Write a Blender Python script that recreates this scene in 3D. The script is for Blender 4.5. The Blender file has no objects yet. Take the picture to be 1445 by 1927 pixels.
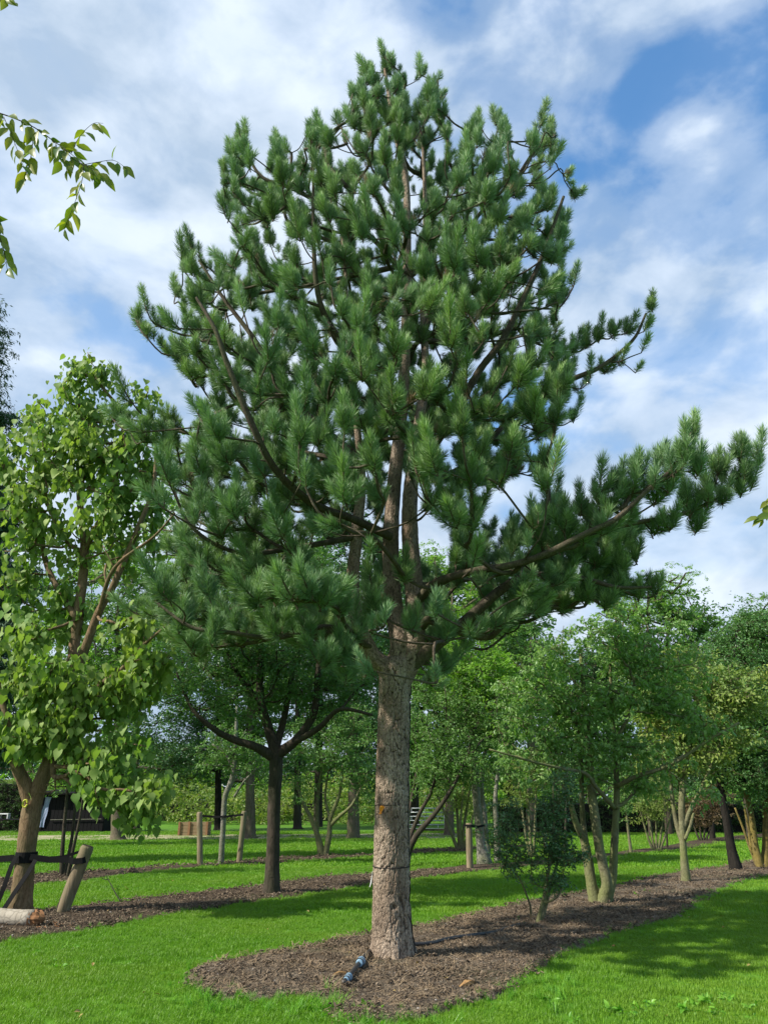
import bpy, math, random
import numpy as np
from mathutils import Vector, Matrix, Euler, noise as mnoise

SC = bpy.context.scene
COL = SC.collection
rnd = random.Random(7)
nr = np.random.RandomState(11)
R = math.radians

# ------------------------------------------------------------------ camera, sky, sun, exposure
FPX, CX, CY, PITCH, EYE = 1392.0, 722.5, 963.5, R(21.3), 1.6
cam_d = bpy.data.cameras.new('camera')
cam = bpy.data.objects.new('camera', cam_d)
COL.objects.link(cam)
cam.location = (0, 0, EYE)
cam.rotation_euler = (R(90) + PITCH, 0, 0)
cam_d.sensor_fit = 'VERTICAL'
cam_d.sensor_height = 36.0
cam_d.lens = 36.0 * FPX / 1927.0
cam_d.clip_start = 0.1
cam_d.clip_end = 3000
SC.camera = cam

SUN_EL, SUN_ROT = R(40), R(249)          # sun behind the camera, to its left
world = bpy.data.worlds.new('World')
SC.world = world
world.use_nodes = True
wn, wl = world.node_tree.nodes, world.node_tree.links
wn.clear()

def N(nt, t, **kw):
    n = nt.nodes.new(t)
    for k, v in kw.items():
        if k.startswith('i_'):
            n.inputs[k[2:].replace('_', ' ')].default_value = v
        else:
            setattr(n, k, v)
    return n

def math_node(nt, op, a, b=None, clamp=False):
    n = nt.nodes.new('ShaderNodeMath'); n.operation = op; n.use_clamp = clamp
    for i, v in enumerate((a, b)):
        if v is None: continue
        if isinstance(v, (int, float)): n.inputs[i].default_value = v
        else: nt.links.new(v, n.inputs[i])
    return n.outputs[0]

def ramp(nt, fac, stops, interp='LINEAR'):
    n = nt.nodes.new('ShaderNodeValToRGB')
    n.color_ramp.interpolation = interp
    while len(n.color_ramp.elements) < len(stops): n.color_ramp.elements.new(0.5)
    for e, (p, c) in zip(n.color_ramp.elements, stops):
        e.position = p; e.color = (c[0], c[1], c[2], 1)
    nt.links.new(fac, n.inputs[0])
    return n.outputs[0]

def mixc(nt, fac, a, b, mode='MIX'):
    n = nt.nodes.new('ShaderNodeMix'); n.data_type = 'RGBA'; n.blend_type = mode
    for sock, v in ((n.inputs['Factor'], fac), (n.inputs[6], a), (n.inputs[7], b)):
        if isinstance(v, (int, float)): sock.default_value = v
        elif isinstance(v, tuple): sock.default_value = (v[0], v[1], v[2], 1)
        else: nt.links.new(v, sock)
    return n.outputs[2]

nt = world.node_tree
sky = N(nt, 'ShaderNodeTexSky', sky_type='NISHITA')
sky.sun_disc = False
sky.sun_elevation = SUN_EL
sky.sun_rotation = SUN_ROT
sky.altitude = 50
sky.air_density = 1.0
sky.dust_density = 0.6
sky.ozone_density = 1.2
tc = N(nt, 'ShaderNodeTexCoord')
sep = N(nt, 'ShaderNodeSeparateXYZ'); wl.new(tc.outputs['Generated'], sep.inputs[0])
zc = math_node(nt, 'MAXIMUM', sep.outputs[2], 0.0)
mp = N(nt, 'ShaderNodeMapping')
mp.inputs['Location'].default_value = (8.1, 0.7, 5.2)
mp.inputs['Rotation'].default_value = (0, R(-35), 0)
mp.inputs['Scale'].default_value = (1.0, 1.0, 1.7)
wl.new(tc.outputs['Generated'], mp.inputs[0])
n1 = N(nt, 'ShaderNodeTexNoise', i_Scale=3.5, i_Detail=8.0, i_Roughness=0.50, i_Distortion=0.12)
wl.new(mp.outputs[0], n1.inputs['Vector'])
n2 = N(nt, 'ShaderNodeTexNoise', i_Scale=7.5, i_Detail=7.0, i_Roughness=0.52, i_Distortion=0.2)
wl.new(mp.outputs[0], n2.inputs['Vector'])
# thicker cloud towards the left (west) part of the sky and low down
bias = math_node(nt, 'MULTIPLY', sep.outputs[0], -0.23)
low = math_node(nt, 'MULTIPLY', math_node(nt, 'SUBTRACT', 0.75, zc), 0.14)
dens = math_node(nt, 'ADD', math_node(nt, 'ADD', n1.outputs[0], bias), low)
dens = math_node(nt, 'ADD', dens, math_node(nt, 'MULTIPLY', math_node(nt, 'SUBTRACT', n2.outputs[0], 0.5), 0.34))
mask = ramp(nt, dens, [(0.28, (0.10,) * 3), (0.39, (0.50,) * 3), (0.50, (0.88,) * 3), (0.63, (1,) * 3)], 'EASE')
CLOUD_A, CLOUD_B, SKY_S = (0.50, 0.565, 0.645), (0.28, 0.36, 0.465), 0.10
shade = ramp(nt, n2.outputs[0], [(0.36, (0,) * 3), (0.66, (1,) * 3)])
cloud = mixc(nt, shade, CLOUD_B, CLOUD_A)
skyc = mixc(nt, 1.0, sky.outputs[0], (0.62 * SKY_S, 1.25 * SKY_S, 1.6 * SKY_S), 'MULTIPLY')
final = mixc(nt, mask, skyc, cloud)
bg = N(nt, 'ShaderNodeBackground', i_Strength=1.0)
wl.new(final, bg.inputs[0])
wo = N(nt, 'ShaderNodeOutputWorld')
wl.new(bg.outputs[0], wo.inputs[0])

sun_d = bpy.data.lights.new('sun', 'SUN')
sun_d.energy = 4.3
sun_d.angle = R(0.9)
sun_d.color = (1.0, 0.95, 0.86)
sun = bpy.data.objects.new('sun', sun_d)
COL.objects.link(sun)
sdir = Vector((math.sin(SUN_ROT) * math.cos(SUN_EL), math.cos(SUN_ROT) * math.cos(SUN_EL), math.sin(SUN_EL)))
sun.rotation_euler = sdir.to_track_quat('Z', 'Y').to_euler()
sun.location = (-8, -8, 12)

SC.view_settings.view_transform = 'Standard'
SC.view_settings.look = 'None'
SC.view_settings.gamma = 1
SC.view_settings.use_curve_mapping = False
SC.view_settings.exposure = 0.80
SC.render.engine = 'CYCLES'
SC.cycles.max_bounces = 6
SC.cycles.diffuse_bounces = 3
SC.cycles.transmission_bounces = 3
SC.cycles.glossy_bounces = 2
SC.cycles.use_denoising = True

# ------------------------------------------------------------------ measuring helpers
CP, SP = math.cos(PITCH), math.sin(PITCH)
def ray(px, py):
    u, v = (px - CX) / FPX, (CY - py) / FPX
    return Vector((u, CP - v * SP, SP + v * CP))
def g(px, py, z=0.0):
    d = ray(px, py); t = (z - EYE) / d.z
    return Vector((d.x * t, d.y * t, z))
def at(px, py, Y):
    d = ray(px, py); t = Y / d.y
    return Vector((d.x * t, Y, EYE + d.z * t))
def depth(p):
    return p[1] * CP + (p[2] - EYE) * SP
def proj(P):
    P = np.asarray(P, float)
    w = P[..., 1] * CP + (P[..., 2] - EYE) * SP
    v = -P[..., 1] * SP + (P[..., 2] - EYE) * CP
    return CX + FPX * P[..., 0] / w, CY - FPX * v / w

def inside(poly, x, y):
    x = np.asarray(x, float); y = np.asarray(y, float)
    r = np.zeros(x.shape, bool)
    n = len(poly); j = n - 1
    for i in range(n):
        xi, yi = poly[i][0], poly[i][1]; xj, yj = poly[j][0], poly[j][1]
        if yi != yj:
            c = ((yi > y) != (yj > y)) & (x < (xj - xi) * (y - yi) / (yj - yi) + xi)
            r ^= c
        j = i
    return r

# ------------------------------------------------------------------ object helpers
def tag(o, label=None, cat=None, group=None, kind=None):
    if label: o['label'] = label
    if cat: o['category'] = cat
    if group: o['group'] = group
    if kind: o['kind'] = kind
    return o

def empty(name, loc=(0, 0, 0), label=None, cat=None, group=None):
    o = bpy.data.objects.new(name, None)
    o.empty_display_size = 0.2
    o.location = loc
    COL.objects.link(o)
    return tag(o, label, cat, group)

def link(name, mesh, parent=None, keep_world=True):
    o = bpy.data.objects.new(name, mesh)
    COL.objects.link(o)
    if parent is not None:
        o.parent = parent
        if keep_world:
            o.matrix_parent_inverse = inv_of(parent)
    return o

def world_of(o):
    m = Matrix.LocRotScale(o.location, o.rotation_euler, o.scale)
    if o.parent is not None:
        m = world_of(o.parent) @ o.matrix_parent_inverse @ m
    return m
def inv_of(o):
    return world_of(o).inverted()

class MB:
    """collects verts and faces, then builds one mesh"""
    def __init__(s):
        s.v, s.f, s.mi, s.tint, s.m = [], [], [], [], 0
    def add(s, verts, faces, mat=0, tint=0.5):
        b = len(s.v)
        s.v.extend([tuple(p) for p in verts])
        s.f.extend([tuple(i + b for i in f) for f in faces])
        s.mi.extend([mat] * len(faces))
        if hasattr(tint, '__len__'): s.tint.extend(tint)
        else: s.tint.extend([tint] * len(verts))
        return s
    def box(s, c, size, rot=None, mat=0, bev=0.0):
        x, y, z = (size[0] / 2, size[1] / 2, size[2] / 2)
        b = min(bev, x * .9, y * .9, z * .9)
        M = rot if rot is not None else Matrix.Identity(3)
        if b <= 0:
            vs = [(sx * x, sy * y, sz * z) for sx in (-1, 1) for sy in (-1, 1) for sz in (-1, 1)]
            fs = [(0, 1, 3, 2), (4, 6, 7, 5), (0, 4, 5, 1), (2, 3, 7, 6), (0, 2, 6, 4), (1, 5, 7, 3)]
        else:
            vs, fs = [], []
            ring = [(-x + b, -y), (x - b, -y), (x, -y + b), (x, y - b), (x - b, y), (-x + b, y), (-x, y - b), (-x, -y + b)]
            for zz, k in ((-z, b), (-z + b, 0), (z - b, 0), (z, b)):
                for (a, c2) in ring:
                    vs.append((a - math.copysign(k, a), c2 - math.copysign(k, c2), zz))
            for r_ in range(3):
                for i in range(8):
                    j = (i + 1) % 8
                    fs.append((r_ * 8 + i, r_ * 8 + j, r_ * 8 + 8 + j, r_ * 8 + 8 + i))
            fs.append(tuple(range(7, -1, -1))); fs.append(tuple(range(24, 32)))
        c = Vector(c)
        return s.add([c + M @ Vector(p) for p in vs], fs, mat)
    def tube(s, pts, rad, sides=8, mat=0, cap=True, rough=0.0, tint=0.5):
        pts = [Vector(p) for p in pts]
        n = len(pts)
        if not hasattr(rad, '__len__'): rad = [rad] * n
        t0 = (pts[1] - pts[0]).normalized()
        up = Vector((0, 0, 1)) if abs(t0.z) < 0.9 else Vector((1, 0, 0))
        nx = t0.cross(up).normalized()
        vs, fs = [], []
        for i in range(n):
            if i == 0: t = t0
            elif i == n - 1: t = (pts[i] - pts[i - 1])
            else: t = (pts[i + 1] - pts[i - 1])
            if t.length < 1e-9: t = t0
            t = t.normalized()
            nx = (nx - t * nx.dot(t))
            if nx.length < 1e-6: nx = t.orthogonal()
            nx.normalize()
            ny = t.cross(nx)
            for k in range(sides):
                a = 2 * math.pi * k / sides
                r_ = rad[i] * (1 + (rnd.uniform(-rough, rough) if rough else 0))
                vs.append(pts[i] + nx * (math.cos(a) * r_) + ny * (math.sin(a) * r_))
        for i in range(n - 1):
            for k in range(sides):
                j = (k + 1) % sides
                fs.append((i * sides + k, i * sides + j, (i + 1) * sides + j, (i + 1) * sides + k))
        if cap:
            fs.append(tuple(range(sides - 1, -1, -1)))
            fs.append(tuple((n - 1) * sides + k for k in range(sides)))
        return s.add(vs, fs, mat, tint)
    def mesh(s, name, mats, smooth=False):
        me = bpy.data.meshes.new(name)
        me.from_pydata(s.v, [], s.f)
        for m in (mats if isinstance(mats, (list, tuple)) else [mats]): me.materials.append(m)
        me.polygons.foreach_set('material_index', s.mi)
        if smooth: me.polygons.foreach_set('use_smooth', [True] * len(s.f))
        a = me.attributes.new('tint', 'FLOAT', 'POINT')
        a.data.foreach_set('value', s.tint)
        me.update()
        return me
    def build(s, name, mats, parent=None, smooth=False, origin=None):
        if origin is not None:
            o_ = Vector(origin)
            s.v = [tuple(Vector(p) - o_) for p in s.v]
        me = s.mesh(name, mats, smooth)
        o = link(name, me, parent)
        if origin is not None: o.location = origin
        return o

# ------------------------------------------------------------------ materials
def new_mat(name):
    m = bpy.data.materials.new(name)
    m.use_nodes = True
    nt = m.node_tree
    nt.nodes.clear()
    out = nt.nodes.new('ShaderNodeOutputMaterial')
    b = nt.nodes.new('ShaderNodeBsdfPrincipled')
    nt.links.new(b.outputs[0], out.inputs[0])
    return m, nt, b, out

def coords(nt, scale=(1, 1, 1), kind='Object'):
    t = nt.nodes.new('ShaderNodeTexCoord')
    mpn = nt.nodes.new('ShaderNodeMapping')
    mpn.inputs['Scale'].default_value = scale
    nt.links.new(t.outputs[kind], mpn.inputs[0])
    return mpn.outputs[0]

def world_pos(nt, scale=(1, 1, 1)):
    t = nt.nodes.new('ShaderNodeNewGeometry')
    mpn = nt.nodes.new('ShaderNodeMapping')
    mpn.inputs['Scale'].default_value = scale
    nt.links.new(t.outputs['Position'], mpn.inputs[0])
    return mpn.outputs[0]

def noise_tex(nt, vec, scale, detail=4, rough=0.55, dist=0.0):
    n = N(nt, 'ShaderNodeTexNoise', i_Scale=scale, i_Detail=float(detail), i_Roughness=rough, i_Distortion=dist)
    nt.links.new(vec, n.inputs['Vector'])
    return n.outputs[0]

def bump(nt, bsdf, h, strength=0.5, dist=0.01):
    b = N(nt, 'ShaderNodeBump', i_Strength=strength, i_Distance=dist)
    nt.links.new(h, b.inputs['Height'])
    nt.links.new(b.outputs[0], bsdf.inputs['Normal'])

def leaf_mat(name, c1, c2, trans=0.35, rough=0.45, spec=0.35, big=0.5, bigcol=None):
    """c1..c2 by leaf tint and by instance; slow drift over the crown"""
    m, nt, b, out = new_mat(name)
    at_ = N(nt, 'ShaderNodeAttribute'); at_.attribute_name = 'tint'
    oi = nt.nodes.new('ShaderNodeObjectInfo')
    f = math_node(nt, 'ADD', math_node(nt, 'MULTIPLY', at_.outputs['Fac'], 0.6), math_node(nt, 'MULTIPLY', oi.outputs['Random'], 0.4), True)
    c = mixc(nt, f, c1, c2)
    if bigcol is not None:
        nz = noise_tex(nt, world_pos(nt), big, 2)
        c = mixc(nt, ramp(nt, nz, [(0.42, (0,) * 3), (0.62, (.6,) * 3)]), c, bigcol)
    nt.links.new(c, b.inputs['Base Color'])
    b.inputs['Roughness'].default_value = rough
    b.inputs['Specular IOR Level'].default_value = spec
    tr = nt.nodes.new('ShaderNodeBsdfTranslucent')
    tcol = mixc(nt, 1.0, c, (1.15, 1.35, 0.45), 'MULTIPLY')
    nt.links.new(tcol, tr.inputs[0])
    mx = nt.nodes.new('ShaderNodeMixShader'); mx.inputs[0].default_value = trans
    nt.links.new(b.outputs[0], mx.inputs[1]); nt.links.new(tr.outputs[0], mx.inputs[2])
    nt.links.new(mx.outputs[0], out.inputs[0])
    return m

def bark_mat(name, c1, c2, moss=None, scale=9.0, zs=0.28, bstr=0.6, bdist=0.012, moss_amt=0.5, crack=None):
    m, nt, b, out = new_mat(name)
    v = coords(nt, (1, 1, zs))
    nz = noise_tex(nt, v, scale, 6, 0.65, 0.4)
    vo = N(nt, 'ShaderNodeTexVoronoi', i_Scale=scale * 2.2, feature='DISTANCE_TO_EDGE')
    wv = nt.nodes.new('ShaderNodeMixRGB'); wv.inputs[0].default_value = 0.12
    nt.links.new(v, wv.inputs[1])
    nc = N(nt, 'ShaderNodeTexNoise', i_Scale=scale * 1.5, i_Detail=3.0); nt.links.new(v, nc.inputs['Vector'])
    nt.links.new(nc.outputs['Color'], wv.inputs[2])
    nt.links.new(wv.outputs[0], vo.inputs['Vector'])
    ck = ramp(nt, vo.outputs['Distance'], [(0.0, (0,) * 3), (0.12, (1,) * 3)])
    c = mixc(nt, ramp(nt, nz, [(0.3, (0,) * 3), (0.7, (1,) * 3)]), c1, c2)
    c = mixc(nt, math_node(nt, 'MULTIPLY', math_node(nt, 'SUBTRACT', 1.0, ck), 0.55), c, tuple(k * 0.4 for k in c1))
    if moss is not None:
        n3 = noise_tex(nt, coords(nt), 2.3, 5, 0.6)
        c = mixc(nt, math_node(nt, 'MULTIPLY', ramp(nt, n3, [(0.42, (0,) * 3), (0.6, (1,) * 3)]), moss_amt), c, moss)
    fine = noise_tex(nt, coords(nt), 60, 3, 0.6)
    c = mixc(nt, 0.35, c, mixc(nt, fine, (0.25,) * 3, (1,) * 3), 'MULTIPLY')
    nt.links.new(c, b.inputs['Base Color'])
    b.inputs['Roughness'].default_value = 0.9
    b.inputs['Specular IOR Level'].default_value = 0.15
    h = math_node(nt, 'ADD', math_node(nt, 'MULTIPLY', nz, 0.6), math_node(nt, 'MULTIPLY', ck, 0.5))
    h = math_node(nt, 'ADD', h, math_node(nt, 'MULTIPLY', fine, 0.15))
    bump(nt, b, h, bstr, bdist)
    return m

def plain_mat(name, c1, c2=None, rough=0.7, spec=0.3, metal=0.0, scale=20, bstr=0.2, stretch=(1, 1, 1)):
    m, nt, b, out = new_mat(name)
    c2 = c2 or tuple(k * 0.75 for k in c1)
    nz = noise_tex(nt, coords(nt, stretch), scale, 5, 0.6)
    nt.links.new(mixc(nt, ramp(nt, nz, [(0.3, (0,) * 3), (0.7, (1,) * 3)]), c1, c2), b.inputs['Base Color'])
    b.inputs['Roughness'].default_value = rough
    b.inputs['Specular IOR Level'].default_value = spec
    b.inputs['Metallic'].default_value = metal
    bump(nt, b, nz, bstr, 0.004)
    return m

# ------------------------------------------------------------------ instancing (foliage, grass, litter)
_src = {}
def source(name, meshes):
    """a collection of meshes, not in the scene, that GN scatters pick from"""
    c = bpy.data.collections.new('source_' + name)
    for i, me in enumerate(meshes):
        o = bpy.data.objects.new('%s_piece_%02d' % (name, i), me)
        c.objects.link(o)
    _src[name] = (c, meshes)
    return name

def gn_tree(col):
    ng = bpy.data.node_groups.new('scatter', 'GeometryNodeTree')
    ng.interface.new_socket('Geometry', in_out='INPUT', socket_type='NodeSocketGeometry')
    ng.interface.new_socket('Geometry', in_out='OUTPUT', socket_type='NodeSocketGeometry')
    gi = ng.nodes.new('NodeGroupInput'); go = ng.nodes.new('NodeGroupOutput')
    iop = ng.nodes.new('GeometryNodeInstanceOnPoints')
    ci = ng.nodes.new('GeometryNodeCollectionInfo')
    ci.inputs['Collection'].default_value = col
    ci.inputs['Separate Children'].default_value = True
    ci.inputs['Reset Children'].default_value = True
    L = ng.links.new
    def attr(nm, tp):
        a = ng.nodes.new('GeometryNodeInputNamedAttribute'); a.data_type = tp
        a.inputs['Name'].default_value = nm
        return a.outputs['Attribute']
    L(gi.outputs[0], iop.inputs['Points'])
    L(ci.outputs[0], iop.inputs['Instance'])
    iop.inputs['Pick Instance'].default_value = True
    L(attr('idx', 'INT'), iop.inputs['Instance Index'])
    e2r = ng.nodes.new('FunctionNodeEulerToRotation')
    L(attr('rot', 'FLOAT_VECTOR'), e2r.inputs[0])
    L(e2r.outputs[0], iop.inputs['Rotation'])
    L(attr('scl', 'FLOAT_VECTOR'), iop.inputs['Scale'])
    L(iop.outputs[0], go.inputs[0])
    return ng
_ng = {}
def scatter(name, src, pts, rots, scl, idx=None, parent=None, kind='stuff', origin=(0, 0, 0)):
    col, meshes = _src[src]
    n = len(pts)
    pts = np.asarray(pts, float).reshape(n, 3) - np.array(origin)
    me = bpy.data.meshes.new(name)
    me.vertices.add(n)
    me.vertices.foreach_set('co', pts.astype(np.float32).ravel())
    a = me.attributes.new('rot', 'FLOAT_VECTOR', 'POINT'); a.data.foreach_set('vector', np.asarray(rots, np.float32).ravel())
    scl = np.asarray(scl, np.float32)
    if scl.ndim == 1: scl = np.repeat(scl[:, None], 3, 1)
    a = me.attributes.new('scl', 'FLOAT_VECTOR', 'POINT'); a.data.foreach_set('vector', np.ascontiguousarray(scl).ravel())
    if idx is None: idx = nr.randint(0, len(meshes), n)
    a = me.attributes.new('idx', 'INT', 'POINT'); a.data.foreach_set('value', np.asarray(idx, np.int32))
    me.update()
    for m in meshes[0].materials: me.materials.append(m)
    o = link(name, me, parent)
    o.location = origin
    md = o.modifiers.new('scatter', 'NODES')
    if src not in _ng: _ng[src] = gn_tree(col)
    md.node_group = _ng[src]
    if kind: o['kind'] = kind
    return o

def frame_to_euler(z, x=None, spin=0.0):
    z = Vector(z).normalized()
    if x is None: x = z.orthogonal()
    x = Vector(x); x = x - z * x.dot(z)
    if x.length < 1e-5: x = z.orthogonal()
    x.normalize()
    y = z.cross(x)
    M = Matrix((x, y, z)).transposed()
    if spin: M = M @ Matrix.Rotation(spin, 3, 'Z')
    return M.to_euler()

def pieces(root, name, src, pts, rots, scl, idx, n_single, stuff_name, key=None, spread=None):
    """the pieces that show largest become parts of their own, the rest one part"""
    pts = np.asarray(pts, float)
    n = len(pts)
    d = key if key is not None else np.linalg.norm(pts - np.array([0, 0, EYE]), axis=1) / np.maximum(np.asarray(scl), 1e-3)
    order = np.argsort(d)
    single = order[:n_single]; rest = order[n_single:]
    meshes = _src[src][1]
    for i in single:
        o = bpy.data.objects.new(name, meshes[int(idx[i])])
        COL.objects.link(o)
        o.parent = root
        o.location = Vector(pts[i]) - root.location
        o.rotation_euler = rots[i]
        o.scale = (float(scl[i]),) * 3
    if len(rest):
        scatter(stuff_name, src, pts[rest], [tuple(rots[i]) for i in rest], np.asarray(scl)[rest], np.asarray(idx)[rest], root, 'stuff', tuple(root.location))

# ------------------------------------------------------------------ leaf shapes and clusters
def leaf_shape(kind):
    """unit leaf: base at 0, tip at +Y, normal +Z"""
    if kind == 'heart':
        ys = [(-.10, .22), (.05, .36), (.28, .42), (.52, .33), (.78, .15)]
        f = 0.22
        v = [(0, 0, 0), (0, .33, -.03), (0, .66, -.06), (0, 1.0, -.22)]
        L = [(-w, y, w * f - .22 * y * y) for y, w in ys]; Rr = [(w, y, w * f - .22 * y * y) for y, w in ys]
        v += L + Rr
        fs = [(0, 1, 5, 4), (1, 6, 5), (1, 2, 7, 6), (2, 3, 8, 7), (0, 9, 10, 1), (1, 10, 11), (1, 11, 12, 2), (2, 12, 13, 3)]
        return v, fs
    if kind == 'ovate':
        v = [(0, 0, 0), (-.24, .3, .07), (-.2, .62, .04), (0, 1, -.12), (.2, .62, .04), (.24, .3, .07), (0, .45, 0)]
        return v, [(0, 6, 1), (1, 6, 2), (2, 6, 3), (0, 5, 6), (5, 4, 6), (4, 3, 6)]
    if kind == 'lance':
        v = [(0, 0, 0), (-.13, .18, .05), (-.2, .42, .07), (-.15, .68, .02), (0, 1.02, -.16), (.15, .68, .02), (.2, .42, .07), (.13, .18, .05), (0, .42, 0), (0, .7, -.05)]
        return v, [(0, 8, 2, 1), (8, 9, 3, 2), (9, 4, 3), (0, 7, 6, 8), (8, 6, 5, 9), (9, 5, 4)]
    if kind == 'simple':
        v = [(0, 0, 0), (-.27, .45, .06), (0, 1, -.08), (.27, .45, .06)]
        return v, [(0, 2, 1), (0, 3, 2)]
    if kind == 'narrow':
        v = [(0, 0, 0), (-.13, .45, .03), (0, 1, -.05), (.13, .45, .03)]
        return v, [(0, 2, 1), (0, 3, 2)]

def cluster_mesh(name, kind, n, rad, size, mats, flat=0.6, droop=0.3, seed=0, twigs=5, var=0.35, upn=0.5):
    r = random.Random(seed)
    lv, lf = leaf_shape(kind)
    mb = MB()
    tips = []
    for k in range(twigs):
        a = r.uniform(0, 2 * math.pi); e = r.uniform(-.35, .8)
        d = Vector((math.cos(a) * math.cos(e), math.sin(a) * math.cos(e), math.sin(e) * flat))
        L = rad * r.uniform(.6, 1.0)
        p0 = Vector((0, 0, 0)); p1 = d * L * .5 + Vector((0, 0, .06 * rad)); p2 = d * L
        if mats[1:]:
            mb.tube([p0, p1, p2], [size * .045, size * .03, size * .015], 3, 1, False)
        tips.append((p0, p1, p2))
    for k in range(n):
        p0, p1, p2 = tips[k % twigs]
        t = (r.uniform(.15, 1.08)) ** .7
        p = (p0.lerp(p1, t * 2) if t < .5 else p1.lerp(p2, t * 2 - 1)) + Vector((r.gauss(0, 1), r.gauss(0, 1), r.gauss(0, .8))) * rad * .13
        out = (p2 - p0).normalized()
        a = r.uniform(0, 2 * math.pi)
        y = (out * .7 + Vector((math.cos(a), math.sin(a), r.uniform(-.6, .5))) * .8 + Vector((0, 0, -droop * 1.6))).normalized()
        nrm = Vector((r.gauss(0, .55), r.gauss(0, .55), upn + r.gauss(0, .35)))
        nrm = nrm - y * nrm.dot(y)
        if nrm.length < 1e-3: nrm = y.orthogonal()
        nrm.normalize()
        x = y.cross(nrm)
        s = size * (1 + r.uniform(-var, var))
        mb.add([p + (x * v[0] + y * v[1] + nrm * v[2]) * s for v in lv], lf, 0, r.random())
    return mb.mesh(name, mats, False)

# ------------------------------------------------------------------ skeletons
def grow(init, init_par, targets, bf=0.35, pl0=None, maxdeg=99):
    """greedy tree over scattered targets, balancing wire length against path length"""
    P = np.vstack([init, targets]); n0 = len(init); n = len(P)
    par = np.full(n, -1); par[:n0] = init_par
    pl = np.zeros(n)
    if pl0 is not None: pl[:n0] = pl0
    best = np.full(n, 1e9); bp = np.full(n, -1); bd = np.zeros(n)
    T = np.arange(n0, n)
    for i in range(n0):
        d = np.linalg.norm(P[T] - P[i], axis=1)
        # branches do not come down from far above
        c = d + bf * pl[i] + np.maximum(0, P[i, 2] - P[T, 2]) * 0.5
        m = c < best[T]; best[T[m]] = c[m]; bp[T[m]] = i; bd[T[m]] = d[m]
    left = np.zeros(n, bool); left[T] = True
    order = []
    for _ in range(len(T)):
        b = np.where(left, best, 1e9); j = int(np.argmin(b))
        left[j] = False; par[j] = bp[j]; pl[j] = pl[bp[j]] + bd[j]; order.append(j)
        K = np.where(left)[0]
        if len(K) == 0: break
        d = np.linalg.norm(P[K] - P[j], axis=1)
        c = d + bf * pl[j] + np.maximum(0, P[j, 2] - P[K, 2]) * 0.5
        m = c < best[K]; best[K[m]] = c[m]; bp[K[m]] = j; bd[K[m]] = d[m]
    return P, par, order

def catmull(pts, per=3):
    if len(pts) < 3:
        return [pts[0].lerp(pts[-1], k / per) for k in range(per + 1)]
    out = []
    Q = [pts[0] * 2 - pts[1]] + list(pts) + [pts[-1] * 2 - pts[-2]]
    for i in range(1, len(Q) - 2):
        a, b, c, d = Q[i - 1], Q[i], Q[i + 1], Q[i + 2]
        for k in range(per):
            t = k / per
            out.append(0.5 * ((2 * b) + (c - a) * t + (2 * a - 5 * b + 4 * c - d) * t * t + (3 * b - a - 3 * c + d) * t ** 3))
    out.append(pts[-1])
    return out

def branch_tubes(P, par, n0, r_tip, r_init, expo=2.3, rise=0.25, wob=0.06, per=3, seed=0, rmax=0.6):
    """-> list of (root_node_index_on_stem, points, radii, sides) for nodes beyond n0; rad array"""
    r = random.Random(seed)
    n = len(P)
    kids = [[] for _ in range(n)]
    for j in range(n0, n):
        if par[j] >= 0: kids[par[j]].append(j)
    rad = np.zeros(n)
    order = []
    st = [j for i in range(n0) for j in kids[i]]
    while st:
        j = st.pop(); order.append(j); st.extend(kids[j])
    for j in reversed(order):
        s = sum(rad[k] ** expo for k in kids[j])
        rad[j] = max(r_tip, s ** (1 / expo)) if s > 0 else r_tip
        if s > 0: rad[j] = (rad[j] ** expo + r_tip ** expo) ** (1 / expo)
    chains = []
    for i in range(n0):
        for j in kids[i]:
            stack = [(i, j)]
            while stack:
                p, c = stack.pop()
                ch = [p, c]
                cur = c
                while kids[cur]:
                    ks = sorted(kids[cur], key=lambda k: -rad[k])
                    for k in ks[1:]: stack.append((cur, k))
                    ch.append(ks[0]); cur = ks[0]
                pts, rr = [], []
                for a_, b_ in zip(ch[:-1], ch[1:]):
                    A, B = Vector(P[a_]), Vector(P[b_])
                    L = (B - A).length
                    ra = rad[b_] if a_ < n0 or a_ == p else rad[a_]
                    if a_ < n0: ra = min(rad[b_] * 1.15, r_init[a_] * rmax)
                    ra = max(ra, rad[b_])
                    if not pts: pts.append(A); rr.append(ra)
                    if L > 0.15:
                        M = A.lerp(B, .5) + Vector((r.gauss(0, wob), r.gauss(0, wob), r.gauss(0, wob))) * L
                        M.z -= rise * abs(B.z - A.z) * .5 * (1 if B.z > A.z else -.3)
                        pts.append(M); rr.append((ra + rad[b_]) / 2)
                    pts.append(B); rr.append(rad[b_])
                sm = catmull(pts, per)
                x = np.linspace(0, 1, len(sm)); xr = np.linspace(0, 1, len(rr))
                chains.append((j, sm, list(np.interp(x, xr, rr)), 4 if rr[0] < .02 else (6 if rr[0] < .06 else 9)))
    return chains, rad, kids
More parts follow.
